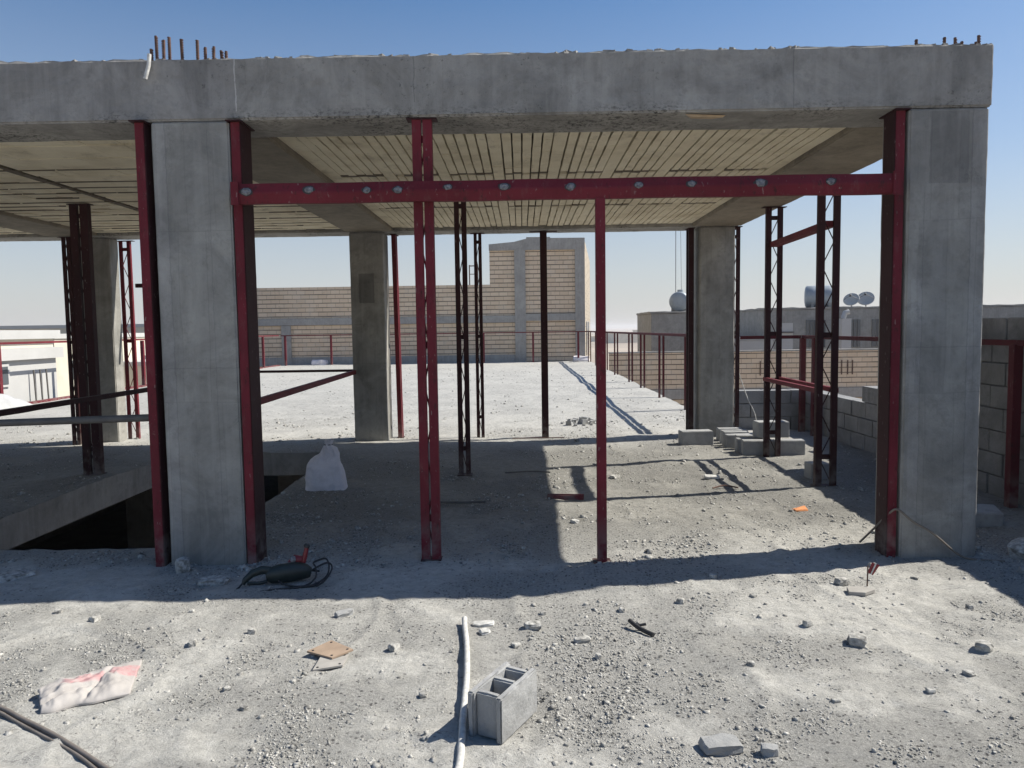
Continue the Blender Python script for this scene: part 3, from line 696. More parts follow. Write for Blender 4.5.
# ------------------------------------------------------------------ sacks
def sack_tied():
    nu, nv = 44, 40; vs = []; fs = []
    Z = [0, .17, .27, .32, .37, .42, .46, .51]; XLft = [-.222, -.208, -.192, -.15, -.068, -.034, -.016, -.006]; XRgt = [.212, .175, .150, .139, .134, .112, .062, .082]
    D = [.12, .125, .11, .085, .065, .05, .03, .042]
    for j in range(nv):
        t_ = j / (nv - 1); z = .51 * t_
        lx, rx, wy = (float(np.interp(z, Z, q)) for q in (XLft, XRgt, D))
        for i in range(nu):
            a = 2 * math.pi * i / nu; ca_, sa_ = math.cos(a), math.sin(a)
            e = .7 if t_ < .5 else .9
            x = (lx + rx) / 2 + math.copysign(abs(ca_) ** e, ca_) * (rx - lx) / 2; y = math.copysign(abs(sa_) ** e, sa_) * wy
            y += wy * (.22 * mn.noise(Vector((x * 11, z * 9, 1))) + .16 * mn.noise(Vector((x * 30, z * 14, 6))))
            if t_ > .55: y += .016 * math.sin(x * 130 + 3 * math.sin(z * 30)) * min(1, (t_ - .55) * 5) * abs(sa_); x += .006 * mn.noise(Vector((sa_ * 3, z * 30, 2)))
            y += -.03 * math.exp(-((x + .6 * z - .02) / .03) ** 2) * max(0, 1 - abs(z - .3) / .2) * (1 if sa_ < 0 else 0)
            zz = z + .010 * mn.noise(Vector((x * 18, y * 18, z * 12))) + (.02 * mn.noise(Vector((ca_ * 3, sa_ * 3, 8))) if j == nv - 1 else 0)
            if t_ < .12: zz -= .012 * abs(ca_) ** 6
            vs.append((x, y, max(0, zz)))
    for j in range(nv - 1):
        for i in range(nu): fs.append((j * nu + i, j * nu + (i + 1) % nu, (j + 1) * nu + (i + 1) % nu, (j + 1) * nu + i))
    m = MB(); m.add(vs, fs, True); m.add(vs[-nu:], [tuple(range(nu))], True); m.add(vs[:nu], [tuple(range(nu - 1, -1, -1))]); return m
t = thing('tied_sack', (-2.0, 7.62, hfun(-2, 7.6) - .005), 'full white woven sack tied at the neck, standing in the shade beside the stair opening', 'sack')
sack_tied().build('sack_body', M['sack'], t, True)
m = MB(); nz_ = 14; m.tube([(.026 + .042 * math.cos(a * .4488), .036 * math.sin(a * .4488), .458) for a in range(15)], .005, 6); m.build('tie_string', M['greypipe'], t, True)
def mat_fgsack():
    m, nt, b = new_mat('white_sack_pink_print'); v = coords(nt, True)
    base = ramp(nt, noise(nt, v, 9, 5), [(.3, (.36, .335, .315)), (.7, (.46, .43, .405))])
    nd = N(nt, 'ShaderNodeTexNoise', Scale=16.0, Detail=4.0); nt.links.new(v, nd.inputs['Vector']); vv = mix(nt, v, nd.outputs['Color'], .05, 'ADD')
    f = None
    for (cx, cy, sx_, sy_, rz_) in ((.175, .255, 9, 17, .9), (.315, .375, 10, 15, .9)):
        mp = N(nt, 'ShaderNodeMapping'); mp.vector_type = 'TEXTURE'; nt.links.new(vv, mp.inputs[0])
        mp.inputs['Location'].default_value = (cx + .025, cy + .025, .03); mp.inputs['Rotation'].default_value = (0, 0, rz_); mp.inputs['Scale'].default_value = (1 / sx_, 1 / sy_, 1)
        ln = N(nt, 'ShaderNodeVectorMath', operation='LENGTH'); nt.links.new(mp.outputs[0], ln.inputs[0])
        q = ramp(nt, ln.outputs['Value'], [(.75, 1.), (.95, 0.)]); f = q if f is None else mix(nt, f, q, 1.0, 'LIGHTEN')
    f = mix(nt, f, ramp(nt, noise(nt, v, 40, 6, .7), [(.35, .35), (.6, .9)]), 1.0, 'MULTIPLY')
    k = mix(nt, base, (.47, .24, .245), f)
    nt.links.new(k, b.inputs['Base Color']); b.inputs['Roughness'].default_value = .7
    bump(nt, b, noise(nt, v, 30, 4), .3, .004); return m
M['fgsack'] = mat_fgsack()
# flattened sack: a crumpled quadrilateral, its left mouth standing a little open
m = MB(); NU, NV = 54, 40; top = []; bot = []
A_, B_, C_, D_ = Vector((.13, 0, 0)), Vector((.42, .17, 0)), Vector((.30, .52, 0)), Vector((0, .20, 0))
for j in range(NV + 1):
    for i in range(NU + 1):
        u, v_ = i / NU, j / NV
        p = (A_ * (1 - u) + B_ * u) * (1 - v_) + (D_ * (1 - u) + C_ * u) * v_
        p += Vector((.012 * mn.noise(Vector((u * 4, v_ * 4, 3))), .016 * mn.noise(Vector((u * 4, v_ * 4, 9))), 0)) + Vector((-.02, .03, 0)) * math.sin(math.pi * u) * v_ * .8
        eu = min(1, (1 - u) * 5) * min(1, .55 + u * 3); ev = min(1, v_ * 7) ** .6 * min(1, (1 - v_) * 5) ** .6; e = eu * ev
        z = .012 + e * (.042 - .018 * u) + e * (.020 * mn.noise(Vector((u * 4, v_ * 3, 1.3))) + .012 * mn.noise(Vector((u * 10, v_ * 7, 5))) + .005 * mn.noise(Vector((u * 26, v_ * 20, 5))))
        cr = v_ - (.22 + .38 * u); z += e * (.016 * math.exp(-((cr - .07) / .05) ** 2) - .034 * math.exp(-(cr / .035) ** 2)) * max(0, 1 - u * 1.25)
        c2 = u - .60 - .3 * (v_ - .5); z -= .014 * math.exp(-(c2 / .03) ** 2) * e; c3 = u + v_ - 1.25; z -= .009 * math.exp(-(c3 / .02) ** 2) * e
        top.append((p.x, p.y, z)); bot.append((p.x, p.y, min(z - .004, .004 + .02 * (1 - min(1, u * 8)) * ev)))
W1 = NU + 1
fs = [(j * W1 + i, j * W1 + i + 1, (j + 1) * W1 + i + 1, (j + 1) * W1 + i) for j in range(NV) for i in range(NU)]
m.add(top, fs, True); m.add(bot, [f[::-1] for f in fs], True)
nT = len(top)
edge = [(i, i + 1) for i in range(NU)] + [(NV * W1 + i + 1, NV * W1 + i) for i in range(NU)] + [((j + 1) * W1, j * W1) for j in range(NV)] + [(j * W1 + NU, (j + 1) * W1 + NU) for j in range(NV)]
m.f += [(a, nT + a, nT + b_, b_) for a, b_ in edge]; m.smooth += [False] * len(edge)
o = m.build_at('empty_sack', M['fgsack'], (-2.17, 3.05, hfun(-1.95, 3.2) + .004), 0)
tag(o, 'flattened empty white sack with pink print, lying on the ground at lower left', 'sack')

# ------------------------------------------------------------------ demolition drill with its cord
t = thing('power_drill', (-1.50, 4.74, hfun(-1.5, 4.7)), 'dark power drill with red side handle and coiled cord, before the big left column', 'drill')
t.scale = (.80, .80, 1.05)
m = MB(); m.tube([(-.17, -.06, .055), (-.14, -.055, .062), (-.08, -.03, .066), (0, 0, .068), (.07, .03, .066), (.12, .05, .06), (.15, .06, .05)], [.03, .048, .058, .06, .055, .045, .03], 14); m.build('motor_housing', M['green'], t, True)
m = MB(); m.tube([(-.14, -.05, .09), (-.2, -.07, .10), (-.27, -.10, .085), (-.32, -.13, .05), (-.33, -.14, .03)], [.026, .026, .024, .02, .014], 10); m.tube([(-.16, -.075, .03), (-.22, -.1, .025), (-.3, -.13, .035)], .011, 8); m.build('rear_grip', M['green'], t, True)
m = MB(); m.tube([(-.03, .06, .10), (.02, .075, .125), (.07, .09, .12)], [.02, .036, .028], 10); m.build('gear_cover', M['redplastic'], t, True)
m = MB(); m.tube([(.08, .07, .09), (.10, .08, .15), (.115, .085, .20)], [.018, .02, .016], 10); o = m.build('side_handle', M['redplastic'], t, True)
m2 = MB(); m2.tube([(.115, .085, .20), (.117, .086, .212), (.12, .087, .222)], [.022, .026, .016], 10); m2.build('handle_knob', M['rubber'], o, True)
m = MB(); m.tube([(.0, .03, .13), (.02, .035, .14), (.035, .04, .145)], [.02, .024, .012], 10); m.build('chuck', M['galv'], t, True)
m = MB(); pts = []
for i in range(60):
    a = i / 59 * 2 * math.pi * 1.55 + 1.0; rr = .17 + .03 * math.sin(a * .7)
    pts.append((.03 + rr * 1.28 * math.cos(a) - .00, -.02 + rr * .72 * math.sin(a), .012 + .035 * max(0, math.cos(a)) + .004 * math.sin(a * 3)))
pts = [(-.33, -.14, .04), (-.35, -.16, .02), (-.36, -.2, .01), (-.3, -.24, .008), (-.18, -.235, .008), (-.06, -.19, .01), (.1, -.15, .01), (.22, -.12, .02)] + [(.30, -.04, .05), (.30, .05, .09), (.26, .12, .12), (.2, .14, .11), (.16, .10, .10), (.2, .02, .09), (.22, -.06, .05), (.16, -.12, .015), (.04, -.155, .008), (-.1, -.2, .008)]
def smooth(pts, n=6):
    P_ = [Vector(p) for p in pts]; out = []
    for i in range(len(P_) - 1):
        a, b_, c, d = P_[max(i - 1, 0)], P_[i], P_[i + 1], P_[min(i + 2, len(P_) - 1)]
        for k in range(n):
            s = k / n; out.append(.5 * ((2 * b_) + (c - a) * s + (2 * a - 5 * b_ + 4 * c - d) * s * s + (3 * b_ - a - 3 * c + d) * s ** 3))
    return out + [P_[-1]]
m.tube(smooth(pts), .0065, 7); m.tube(smooth([(.15, .06, .06), (.27, .1, .1), (.33, .02, .08), (.27, -.1, .02), (.1, -.13, .01), (-.05, -.1, .03), (-.1, .05, .06), (.02, .13, .05), (.2, .13, .04)]), .0065, 7); m.build('power_cord', M['rubber'], t, True)

# ------------------------------------------------------------------ hose, cable, plates, scraps
m = MB(); m.tube(smooth([(-.33, 4.03, .03), (-.32, 3.92, .022), (-.295, 3.7, .022), (-.272, 3.4, .024), (-.262, 3.15, .03), (-.256, 2.95, .03), (-.25, 2.8, .024), (-.25, 2.6, .02), (-.3, 2.3, .02), (-.36, 1.9, .02)]), .0145, 12)
tag(m.build('hose', M['pvc']), 'white plastic hose running straight out of the foreground past the hollow block', 'hose')
m = MB()
cb = smooth([(-3.2, 3.5, .02), (-2.7, 3.28, .02), (-2.3, 3.13, .02), (-2.08, 3.0, .022), (-1.88, 2.88, .022), (-1.7, 2.76, .02), (-1.5, 2.62, .02), (-1.3, 2.5, .02)])
m.tube(cb, .010, 8); m.tube([p + Vector((.006 * math.sin(i * .3) - .012, -.018 + .006 * math.cos(i * .4), -.004)) for i, p in enumerate(cb)], .007, 7)
tag(m.build('cable', mat_plain('grey_brown_cable', (.16, .14, .125), .7, .2, 20)), 'grey brown double cable crossing the bottom left corner', 'cable')
def plate(pts, z, th, name, mat, label, cat, tilt=(0, 0), group=None, holes=True):
    c = sum((Vector((*p, 0)) for p in pts), Vector()) / len(pts)
    m = MB(); n = len(pts)
    lo = [(p[0] - c.x, p[1] - c.y, tilt[0] * (p[0] - c.x) + tilt[1] * (p[1] - c.y)) for p in pts]
    hi = [(a, b_, z_ + th) for a, b_, z_ in lo]
    m.add(lo + hi, [tuple(range(n - 1, -1, -1)), tuple(range(n, 2 * n))] + [(i, (i + 1) % n, n + (i + 1) % n, n + i) for i in range(n)])
    if name == 'steel_plate':
        t = thing(name, (c.x, c.y, hfun(c.x, c.y) + z), label, cat, group)
        m.build('plate', M[mat], t, True)
        for q in lo:
            d = MB(); a, b_ = q[0] * .74, q[1] * .74; zz = tilt[0] * a + tilt[1] * b_ + th
            d.tube([(a, b_, zz - .001), (a, b_, zz + .002)], .006, 8); d.build('bolt_hole', M['rubber'], t, True)
        return t
    o = m.build_at(name, M[mat], (c.x, c.y, hfun(c.x, c.y) + z), 0, .002)
    return tag(o, label, cat, group)
plate([(-1.0, 3.44), (-.87, 3.49), (-.87, 3.62), (-1.0, 3.60)], .004, .008, 'steel_plate', 'greyplate', 'dusty grey square plate partly under the brown plate', 'plate')
plate([(-1.08, 3.63), (-.935, 3.55), (-.85, 3.63), (-.985, 3.74)], .024, .009, 'steel_plate', 'ply', 'brown square plate lying askew on the grey plate', 'plate', (.03, .05))
plate([(1.92, 4.42), (2.01, 4.405), (2.09, 4.455), (2.04, 4.50), (1.94, 4.50)], .012, .022, 'stone_slab', 'greyplate', 'flat pale stone slab lying below the small red and white tape marker', 'stone slab', (0, .05))
t = thing('tape_marker', (2.10, 4.58, hfun(2.1, 4.58)), 'thin upright wire with a scrap of red and white tape, behind the flat stone slab', 'marker')
m = MB(); m.tube([(0, 0, 0), (.002, 0, .13)], .004, 6); m.build('stick', M['rust'], t, True)
m = MB(); m.add([(0, 0, .09), (.035, .004, .07), (.075, .0, .135), (.03, .006, .15)], [(0, 1, 2, 3)]); o = m.build('tape', M['redplastic'], t, True)
md = o.modifiers.new('s', 'SOLIDIFY'); md.thickness = .002
m = MB(); m.add([(.017, -.0035, .08), (.024, -.0035, .077), (.055, -.0035, .145), (.046, -.0035, .148)], [(0, 1, 2, 3)]); o = m.build('tape_stripe', M['pvc'], t, True)
md = o.modifiers.new('s', 'SOLIDIFY'); md.thickness = .002
# short steel offcut in the shade boundary
t = thing('steel_offcut', (.39, 6.98, 0), 'short dark red steel channel lying on the floor at the edge of the shade', 'steel offcut', None, R(-6))
m = MB(); z = hfun(.39, 7) + .004; m.box(-.17, .17, -.035, .035, z, z + .006); m.build('web', M['reddark'], t, True)
for s in (-1, 1): m = MB(); m.box(-.17, .17, s * .035 - .003, s * .035 + .003, z, z + .04); m.build('flange', M['red'], t, True)
m = MB(); m.box(2.33, 2.44, 6.45, 6.53, .0, .025, .014, R(8)); tag(m.build('brick_piece', M['orange'], bevel=.004), 'orange broken brick piece on the lit floor near the big right column', 'brick')
m = MB(); m.tube(smooth([(2.44, 5.45, .02), (2.47, 5.30, .16), (2.50, 5.14, .31), (2.53, 5.085, .345), (2.62, 5.07, .27), (2.75, 5.06, .19), (2.90, 5.05, .06), (3.0, 5.04, .015), (3.2, 5.0, .01)]), .0075, 7)
tag(m.build('wire', mat_plain('stiff_brown_wire', (.2, .17, .14), .8)), 'stiff brown wire bent round the foot of the big right column', 'wire')

# chunks of broken concrete
def chunk(x, y, s, label, flat=.6, sq=(1, 1), rz=None, mat='stone', cat='stone', group=None, jit=.22, seed=0, name='concrete_chunk'):
    r_ = random.Random(seed * 31 + int(x * 100)); m = MB(); X = [-1, -.35, .35, 1]; vs = {}; L = []
    n_ = 3; fs = []
    def vid(i, j, k):
        if (i, j, k) not in vs:
            p = Vector((X[i] * sq[0], X[j] * sq[1], X[k] * flat)); q = sum(1 for a in (i, j, k) if a in (0, 3))
            p *= (1 - .09 * (q - 1)); p += Vector((r_.uniform(-1, 1), r_.uniform(-1, 1), r_.uniform(-1, 1) * .6)) * jit * .6
            vs[(i, j, k)] = len(L); L.append(p * s + Vector((0, 0, flat * s * .75)))
        return vs[(i, j, k)]
    for a in range(n_):
        for b_ in range(n_):
            fs += [(vid(0, a, b_), vid(0, a, b_ + 1), vid(0, a + 1, b_ + 1), vid(0, a + 1, b_)), (vid(3, a, b_), vid(3, a + 1, b_), vid(3, a + 1, b_ + 1), vid(3, a, b_ + 1)),
                   (vid(a, 0, b_), vid(a + 1, 0, b_), vid(a + 1, 0, b_ + 1), vid(a, 0, b_ + 1)), (vid(a, 3, b_), vid(a, 3, b_ + 1), vid(a + 1, 3, b_ + 1), vid(a + 1, 3, b_)),
                   (vid(a, b_, 0), vid(a, b_ + 1, 0), vid(a + 1, b_ + 1, 0), vid(a + 1, b_, 0)), (vid(a, b_, 3), vid(a + 1, b_, 3), vid(a + 1, b_ + 1, 3), vid(a, b_ + 1, 3))]
    m.add(L, fs)
    o = m.build_at(name, M[mat], (x, y, hfun(x, y)), rz if rz is not None else r_.uniform(0, 3)); tag(o, label, cat, group); return o
chunk(.735, 2.78, .062, 'largest pale flat broken slab piece at the bottom of the picture, right of centre', .38, (1.25, .75), R(8), 'block', seed=1, jit=.14)
chunk(.905, 2.735, .03, 'small pale lump just right of the flat slab piece at the bottom', .7, (1.1, .8), R(-10), 'block', seed=2)
chunk(-.225, 4.02, .04, 'white plaster fragment lying flat beside the far end of the hose', .25, (1.5, .7), R(2), 'pvc', seed=3)
chunk(-.215, 3.90, .03, 'small white plaster fragment just below the flat one at the hose end', .35, (.9, 1), R(20), 'pvc', seed=4)
chunk(.04, 3.96, .034, 'dark sided stone right of the hose end', .6, (1.3, .8), R(5), 'stone', seed=5)
chunk(.29, 3.78, .034, 'flat grey stone between the hose end and the dark stick', .4, (1.2, .8), R(12), 'stone', seed=6)
chunk(-1.02, 4.16, .036, 'pale oblong stone near the shade edge, above the two square plates', .5, (1.5, .6), R(40), 'block', seed=7)
chunk(-.66, 3.70, .025, 'small dark sided stone right of the two square plates', .8, (1, .8), R(60), 'stone', seed=8)
chunk(1.66, 3.72, .045, 'dark lump in a line of rubble, right foreground', .6, (1.1, .9), None, 'stone', seed=9)
chunk(2.23, 3.62, .036, 'grey stone nearest the right edge of the picture in the sun', .6, (1, .9), None, 'stone', seed=10)
chunk(1.96, 4.62, .036, 'dark stone just behind the flat stone slab', .7, (1, .8), None, 'stone', seed=11)
chunk(-2.30, 4.98, .06, 'grey stone leaning at the foot of the big left column', .9, (.8, .7), None, 'stone', seed=12)
chunk(-2.0, 4.75, .07, 'flat dusty stone in the shade between the left column and the drill', .3, (1.3, .8), R(10), 'stone', seed=13)
chunk(3.45, 5.15, .11, 'large dark rubble lump in the shade at the right edge', .5, (1.3, .9), None, 'stone', seed=14)
chunk(3.2, 4.75, .045, 'pale stone on the shade line below the big right column', .5, (1.3, .7), R(-20), 'block', seed=15)
chunk(-3.4, 4.9, .08, 'flat broken slab piece in the shade at far left', .25, (1.5, .9), None, 'stone', seed=16)
chunk(.98, 8.1, .05, 'small dark stone in the lit patch behind the slim post', .4, (1.2, .8), None, 'stone', seed=17)
chunk(1.98, 7.9, .055, 'white fragment in the lit patch near the paired shadows', .35, (1.4, .8), R(-12), 'pvc', seed=18)
chunk(.42, 6.15, .03, 'small pale stone left of the slim post foot', .5, (1.2, .8), None, 'pvc', seed=20)
gr = 'loose fist sized stones scattered over the sunny deck'
spots = [(1.3, 3.1), (1.05, 3.45), (1.75, 3.2), (-1.45, 3.9), (-1.7, 3.75), (-2.4, 4.1), (.9, 4.3), (1.35, 4.4), (-.45, 3.2), (.55, 4.2), (2.45, 4.7), (2.0, 3.35), (-1.2, 3.1), (-1.35, 3.3), (.1, 4.15), (-.05, 3.72), (1.5, 3.95), (2.5, 4.2), (-2.7, 4.25), (.35, 3.55), (2.3, 4.95), (1.2, 4.75), (-1.9, 4.2)]
for i, (x, y) in enumerate(spots):
    chunk(x, y, random.uniform(.014, .026), 'small loose grey stone lying on the sunny part of the deck', random.uniform(.5, .9), (1, .8), None, 'stone', 'stone', gr, seed=30 + i, name='loose_stone')
t = MB(); t.tube(smooth([(.56, 3.98, .03), (.60, 3.9, .02), (.66, 3.82, .015)]), [.012] * 13, 6); t.tube([(.58, 3.93, .02), (.64, 3.93, .03)], .008, 5)
tag(t.build('stick', M['rubber']), 'short charred stick on the sunny floor right of centre', 'stick')

for i, (pts, lab) in enumerate([
    ([(1.85, 7.35, .02), (1.98, 7.42, .03), (2.1, 7.36, .02)], 'thin dark twig beyond the lit patch, before the ladder posts'),
    ([(-.15, 10.9, .02), (.25, 10.95, .015), (.6, 10.92, .02)], 'thin rod lying at the back edge of the shade'),
    ([(-.9, 6.9, .02), (-.6, 6.86, .02), (-.35, 6.88, .02)], 'pale lath lying in the shade right of the tall red double post'),
    ([(-.2, 8.3, .015), (.1, 8.34, .02), (.3, 8.3, .015)], 'thin lath in the shade right of the dark double post')]):
    m = MB(); m.tube(smooth(pts), .008 if i != 2 else .011, 6); tag(m.build('lath', M['greypipe' if i > 1 else 'rust']), lab, 'scrap')
m = MB(); m.tube(smooth([(3.2, 11.3, .98), (3.27, 11.25, .72), (3.33, 11.2, .52), (3.42, 11.15, .3), (3.46, 11.15, .05)]), .006, 6)
tag(m.build('hanging_wire', M['pvc']), 'thin white wire hanging beside the right back column', 'wire')
m = MB(); rr_ = random.Random(5)
for k in range(26):
    a, q = rr_.uniform(0, 6.28), rr_.random() ** .7; x, y = 1.02 + math.cos(a) * q * .42, 12.7 + math.sin(a) * q * .35; s_ = rr_.uniform(.02, .055)
    m.box(x - s_, x + s_, y - s_ * .8, y + s_ * .8, -.01, s_ * 1.6 * (1.2 - q * .5), s_ * .3, rr_.uniform(0, 3))
tag(m.build('rubble_heap', M['block']), 'small pale heap of rubble at the rail shadow on the bright far floor', 'rubble', kind='stuff')

# ------------------------------------------------------------------ far brick building
YB2 = 37.0
fb = thing('brick_building', (-4, YB2, 0), 'unfinished cream brick building with grey concrete frame and a taller block at its right end', 'building')
m = MB(); m.box(-13.2, -1.5, YB2 + .05, 46, -6.4, 3.76)
m.build('long_wall', M['brick'], fb)
m = MB(); xr, xr2, yb = 3.08, 4.25, 47
m.add([(-1.5, YB2 + .05, -6.4), (xr - .03, YB2 + .05, -6.4), (xr - .03, YB2 + .05, 5.65), (-1.5, YB2 + .05, 5.65), (-1.5, yb, -6.4), (-1.5, yb, 5.65)], [(0, 1, 2, 3), (4, 0, 3, 5)])
m.build('tower_wall', M['brick'], fb)
m = MB(); m.add([(xr, YB2 + .04, -6.4), (xr2, yb, -6.4), (xr2, yb, 5.62), (xr, YB2 + .04, 5.9)], [(0, 1, 2, 3)]); m.add([(-1.5, YB2 + .06, 5.6), (xr, YB2 + .06, 5.6), (xr2, yb, 5.6), (-1.5, yb, 5.6)], [(0, 1, 2, 3)])
m.build('side_wall', M['brickside'], fb)
for (a, b_, c, d) in ((-.30, .23, 0, 5.38), (2.63, 3.09, 0, 5.38), (-11.7, -11.25, 0, 1.90)):
    m = MB(); m.box(a, b_, YB2 - .06, YB2 + .1, c - .05, d); m.build('frame_column', M['frameconc'], fb)
m = MB()
m.add([(-1.52, YB2 - .07, 5.38), (3.1, YB2 - .07, 5.38), (3.1, YB2 - .07, 5.93), (.4, YB2 - .07, 5.95), (-.3, YB2 - .07, 5.78), (-1.52, YB2 - .07, 5.68),
       (-1.52, YB2 + .2, 5.38), (3.1, YB2 + .2, 5.38), (3.1, YB2 + .2, 5.93), (.4, YB2 + .2, 5.95), (-.3, YB2 + .2, 5.78), (-1.52, YB2 + .2, 5.68)],
      [(0, 1, 2, 3, 4, 5), (11, 10, 9, 8, 7, 6), (0, 6, 7, 1), (1, 7, 8, 2), (2, 8, 9, 3), (3, 9, 10, 4), (4, 10, 11, 5), (5, 11, 6, 0)])
m.build('frame_beam', M['frameconc'], fb); m = MB(); m.box(-13.22, -.301, YB2 - .065, YB2 + .1, 1.92, 2.24); m.build('frame_beam', M['frameconc'], fb); m = MB(); m.box(.231, 2.629, YB2 - .065, YB2 + .1, 1.98, 2.31); m.build('frame_beam', M['frameconc'], fb); m = MB(); m.box(-13.22, -.301, YB2 - .03, YB2 + .1, -.05, .35)
m.build('frame_beam', M['frameconc'], fb)
m = MB(); s = (xr2 - xr) / (yb - YB2)
def sx_(y): return xr + s * (y - YB2) + .03
m.add([(sx_(39.2), 39.2, .2), (sx_(40.6), 40.6, .2), (sx_(40.6), 40.6, 1.95), (sx_(39.2), 39.2, 1.95)], [(0, 1, 2, 3)]); m.build('side_window', M['glass'], fb); m = MB(); m.add([(sx_(42.2), 42.2, .2), (sx_(44), 44, .2), (sx_(44), 44, 1.95), (sx_(42.2), 42.2, 1.95)], [(0, 1, 2, 3)])
m.build('side_window', M['glass'], fb)
m = MB(); m.tube([(-2.5, 37.4, 3.75), (-2.5, 37.4, 4.75)], .03, 6); m.tube([(-2.1, 37.4, 3.75), (-2.1, 37.4, 4.75)], .03, 6); m.tube([(-2.5, 37.4, 4.7), (-2.1, 37.4, 4.7)], .03, 6); m.tube([(-2.5, 37.4, 4.3), (-2.1, 37.4, 4.3)], .02, 6); m.build('roof_ladder', M['rust'], fb)
m = MB(); m.box(.3, 1.5, 38.5, 39.5, 5.6, 6.18); m.build('roof_hatch', M['frameconc'], fb)
for (x, y, s_, lab) in ((-9.75, 36.5, .28, 'small pale sack lying at the foot of the far brick wall at left'), (2.85, 36.4, .30, 'small pale sack at the right foot of the far brick tower')):
    q = chunk(x, y, s_, lab, .5, (1.3, .8), 0, 'sack', 'sack', seed=70, name='rubble_sack')

# ------------------------------------------------------------------ neighbours
def parapet_building(name, label, x0, x1, y0, y1, z0, z1, wall, extra=None, top='plaster'):
    t = thing(name, ((x0 + x1) / 2, y0, z0), label, 'building')
    rough_box(MB(), x0, x1, y0, y1, z0, z1 - .12, 1.2, .015, .02).build('wall', M[wall], t)
    m = MB(); rough_box(m, x0 - .05, x1 + .05, y0 - .05, y1 + .05, z1 - .118, z1, .4, .03, .02, .03); m.build('coping', M[top], t)
    return t
# cream block wall beyond the right edge
t = thing('brick_boundary_wall', (9, 32, -6.4), 'long low cream brick wall beyond the right edge of the deck', 'wall')
m = MB(); m.box(3.7, 17.5, 32, 32.25, -6.4, .50); m.build('wall', M['brick'], t)
m = MB(); rough_box(m, 3.68, 17.6, 31.97, 32.28, .502, .565, .5, .006, .01); m.build('coping', M['frameconc'], t)
m = MB(); m.box(3.7, 17.5, 31.94, 31.996, -1.45, -1.05); m.build('concrete_band', M['frameconc'], t)
for x in (10.0, 13.4, 13.65, 13.85): m = MB(); m.box(x, x + .035, 31.96, 31.998, -.5, .1); m.build('rust_stain', M['rust'], t)
t1 = parapet_building('rendered_building', 'small grey rendered roof block carrying the round metal tank, left of the right back column', 7.15, 10.2, 42, 47, -6.4, 2.44, 'plaster')
t2 = parapet_building('rendered_building', 'long grey rendered building with a parapet, behind the ladder posts at right', 13.3, 30, 42, 52, -6.4, 2.55, 'plaster')
for (a, b_) in ((15.6, 16.7), (17.6, 18.6), (19.2, 20.6)):
    m = MB()
    for k in range(5): m.box(a + (b_ - a) * k / 5 + .02, a + (b_ - a) * (k + 1) / 5 - .02, 41.94, 41.985, .35, 1.85)
    m.build('dark_shutter', M['glass'], t2)
t3 = parapet_building('low_roof_house', 'low pale flat roof with white parapet seen between the back column and ladder post', 9.9, 13.2, 40, 48, -6.4, .95, 'white', top='white')
t = thing('vent_pillar', (13.5, 38, -6.4), 'white square vent pillar with thin bands in front of the grey building', 'pillar')
m = MB(); m.box(12.9, 13.5, 38, 38.5, -6.4, 1.7); m.build('shaft', M['white'], t)
for z in (1.2, .2, -.9): m = MB(); m.box(12.85, 13.55, 37.95, 38.0, z, z + .08); m.build('band', M['greypipe'], t)
t = thing('vent_pillar', (16.9, 40, -6.4), 'short white pillar standing at the right end of the dark shutters', 'pillar')
m = MB(); m.box(16.75, 17.25, 40, 40.4, -6.4, 1.9); m.build('shaft', M['white'], t)
m = MB(); m.tube([(16.9, 40.2, 1.9), (17.0, 40.2, 2.2), (17.2, 40.2, 2.25)], .14, 8); m.build('cowl', M['white'], t)
# tanks
def tank(x, y, z, L, r, rz, label):
    t = thing('water_tank', (x, y, z), label, 'water tank', None, rz)
    m = MB(); m.tube([(-L / 2 - r * .18, 0, r), (-L / 2 - r * .12, 0, r), (-L / 2, 0, r), (-L / 4, 0, r), (L / 4, 0, r), (L / 2, 0, r), (L / 2 + r * .12, 0, r), (L / 2 + r * .18, 0, r)], [r * .5, r * .85, r, r, r, r, r * .85, r * .5], 24); m.build('tank_body', M['tank'], t, True)
    m = MB(); m.tube([(0, 0, 2 * r - .03), (0, 0, 2 * r + .12)], r * .3, 14); m.build('tank_lid', M['tank'], t, True)
    for s in (-1, 1): m = MB(); m.box(s * L * .3 - .08, s * L * .3 + .08, -r * .8, r * .8, -.02, r * .5); m.build('cradle', M['plaster'], t, True)
tank(8.95, 43, 2.44, .8, .55, R(68), 'round grey water tank on the small rendered roof block')
tank(17.0, 43.5, 2.56, 1.5, .62, R(-18), 'large grey water tank on the long rendered building')
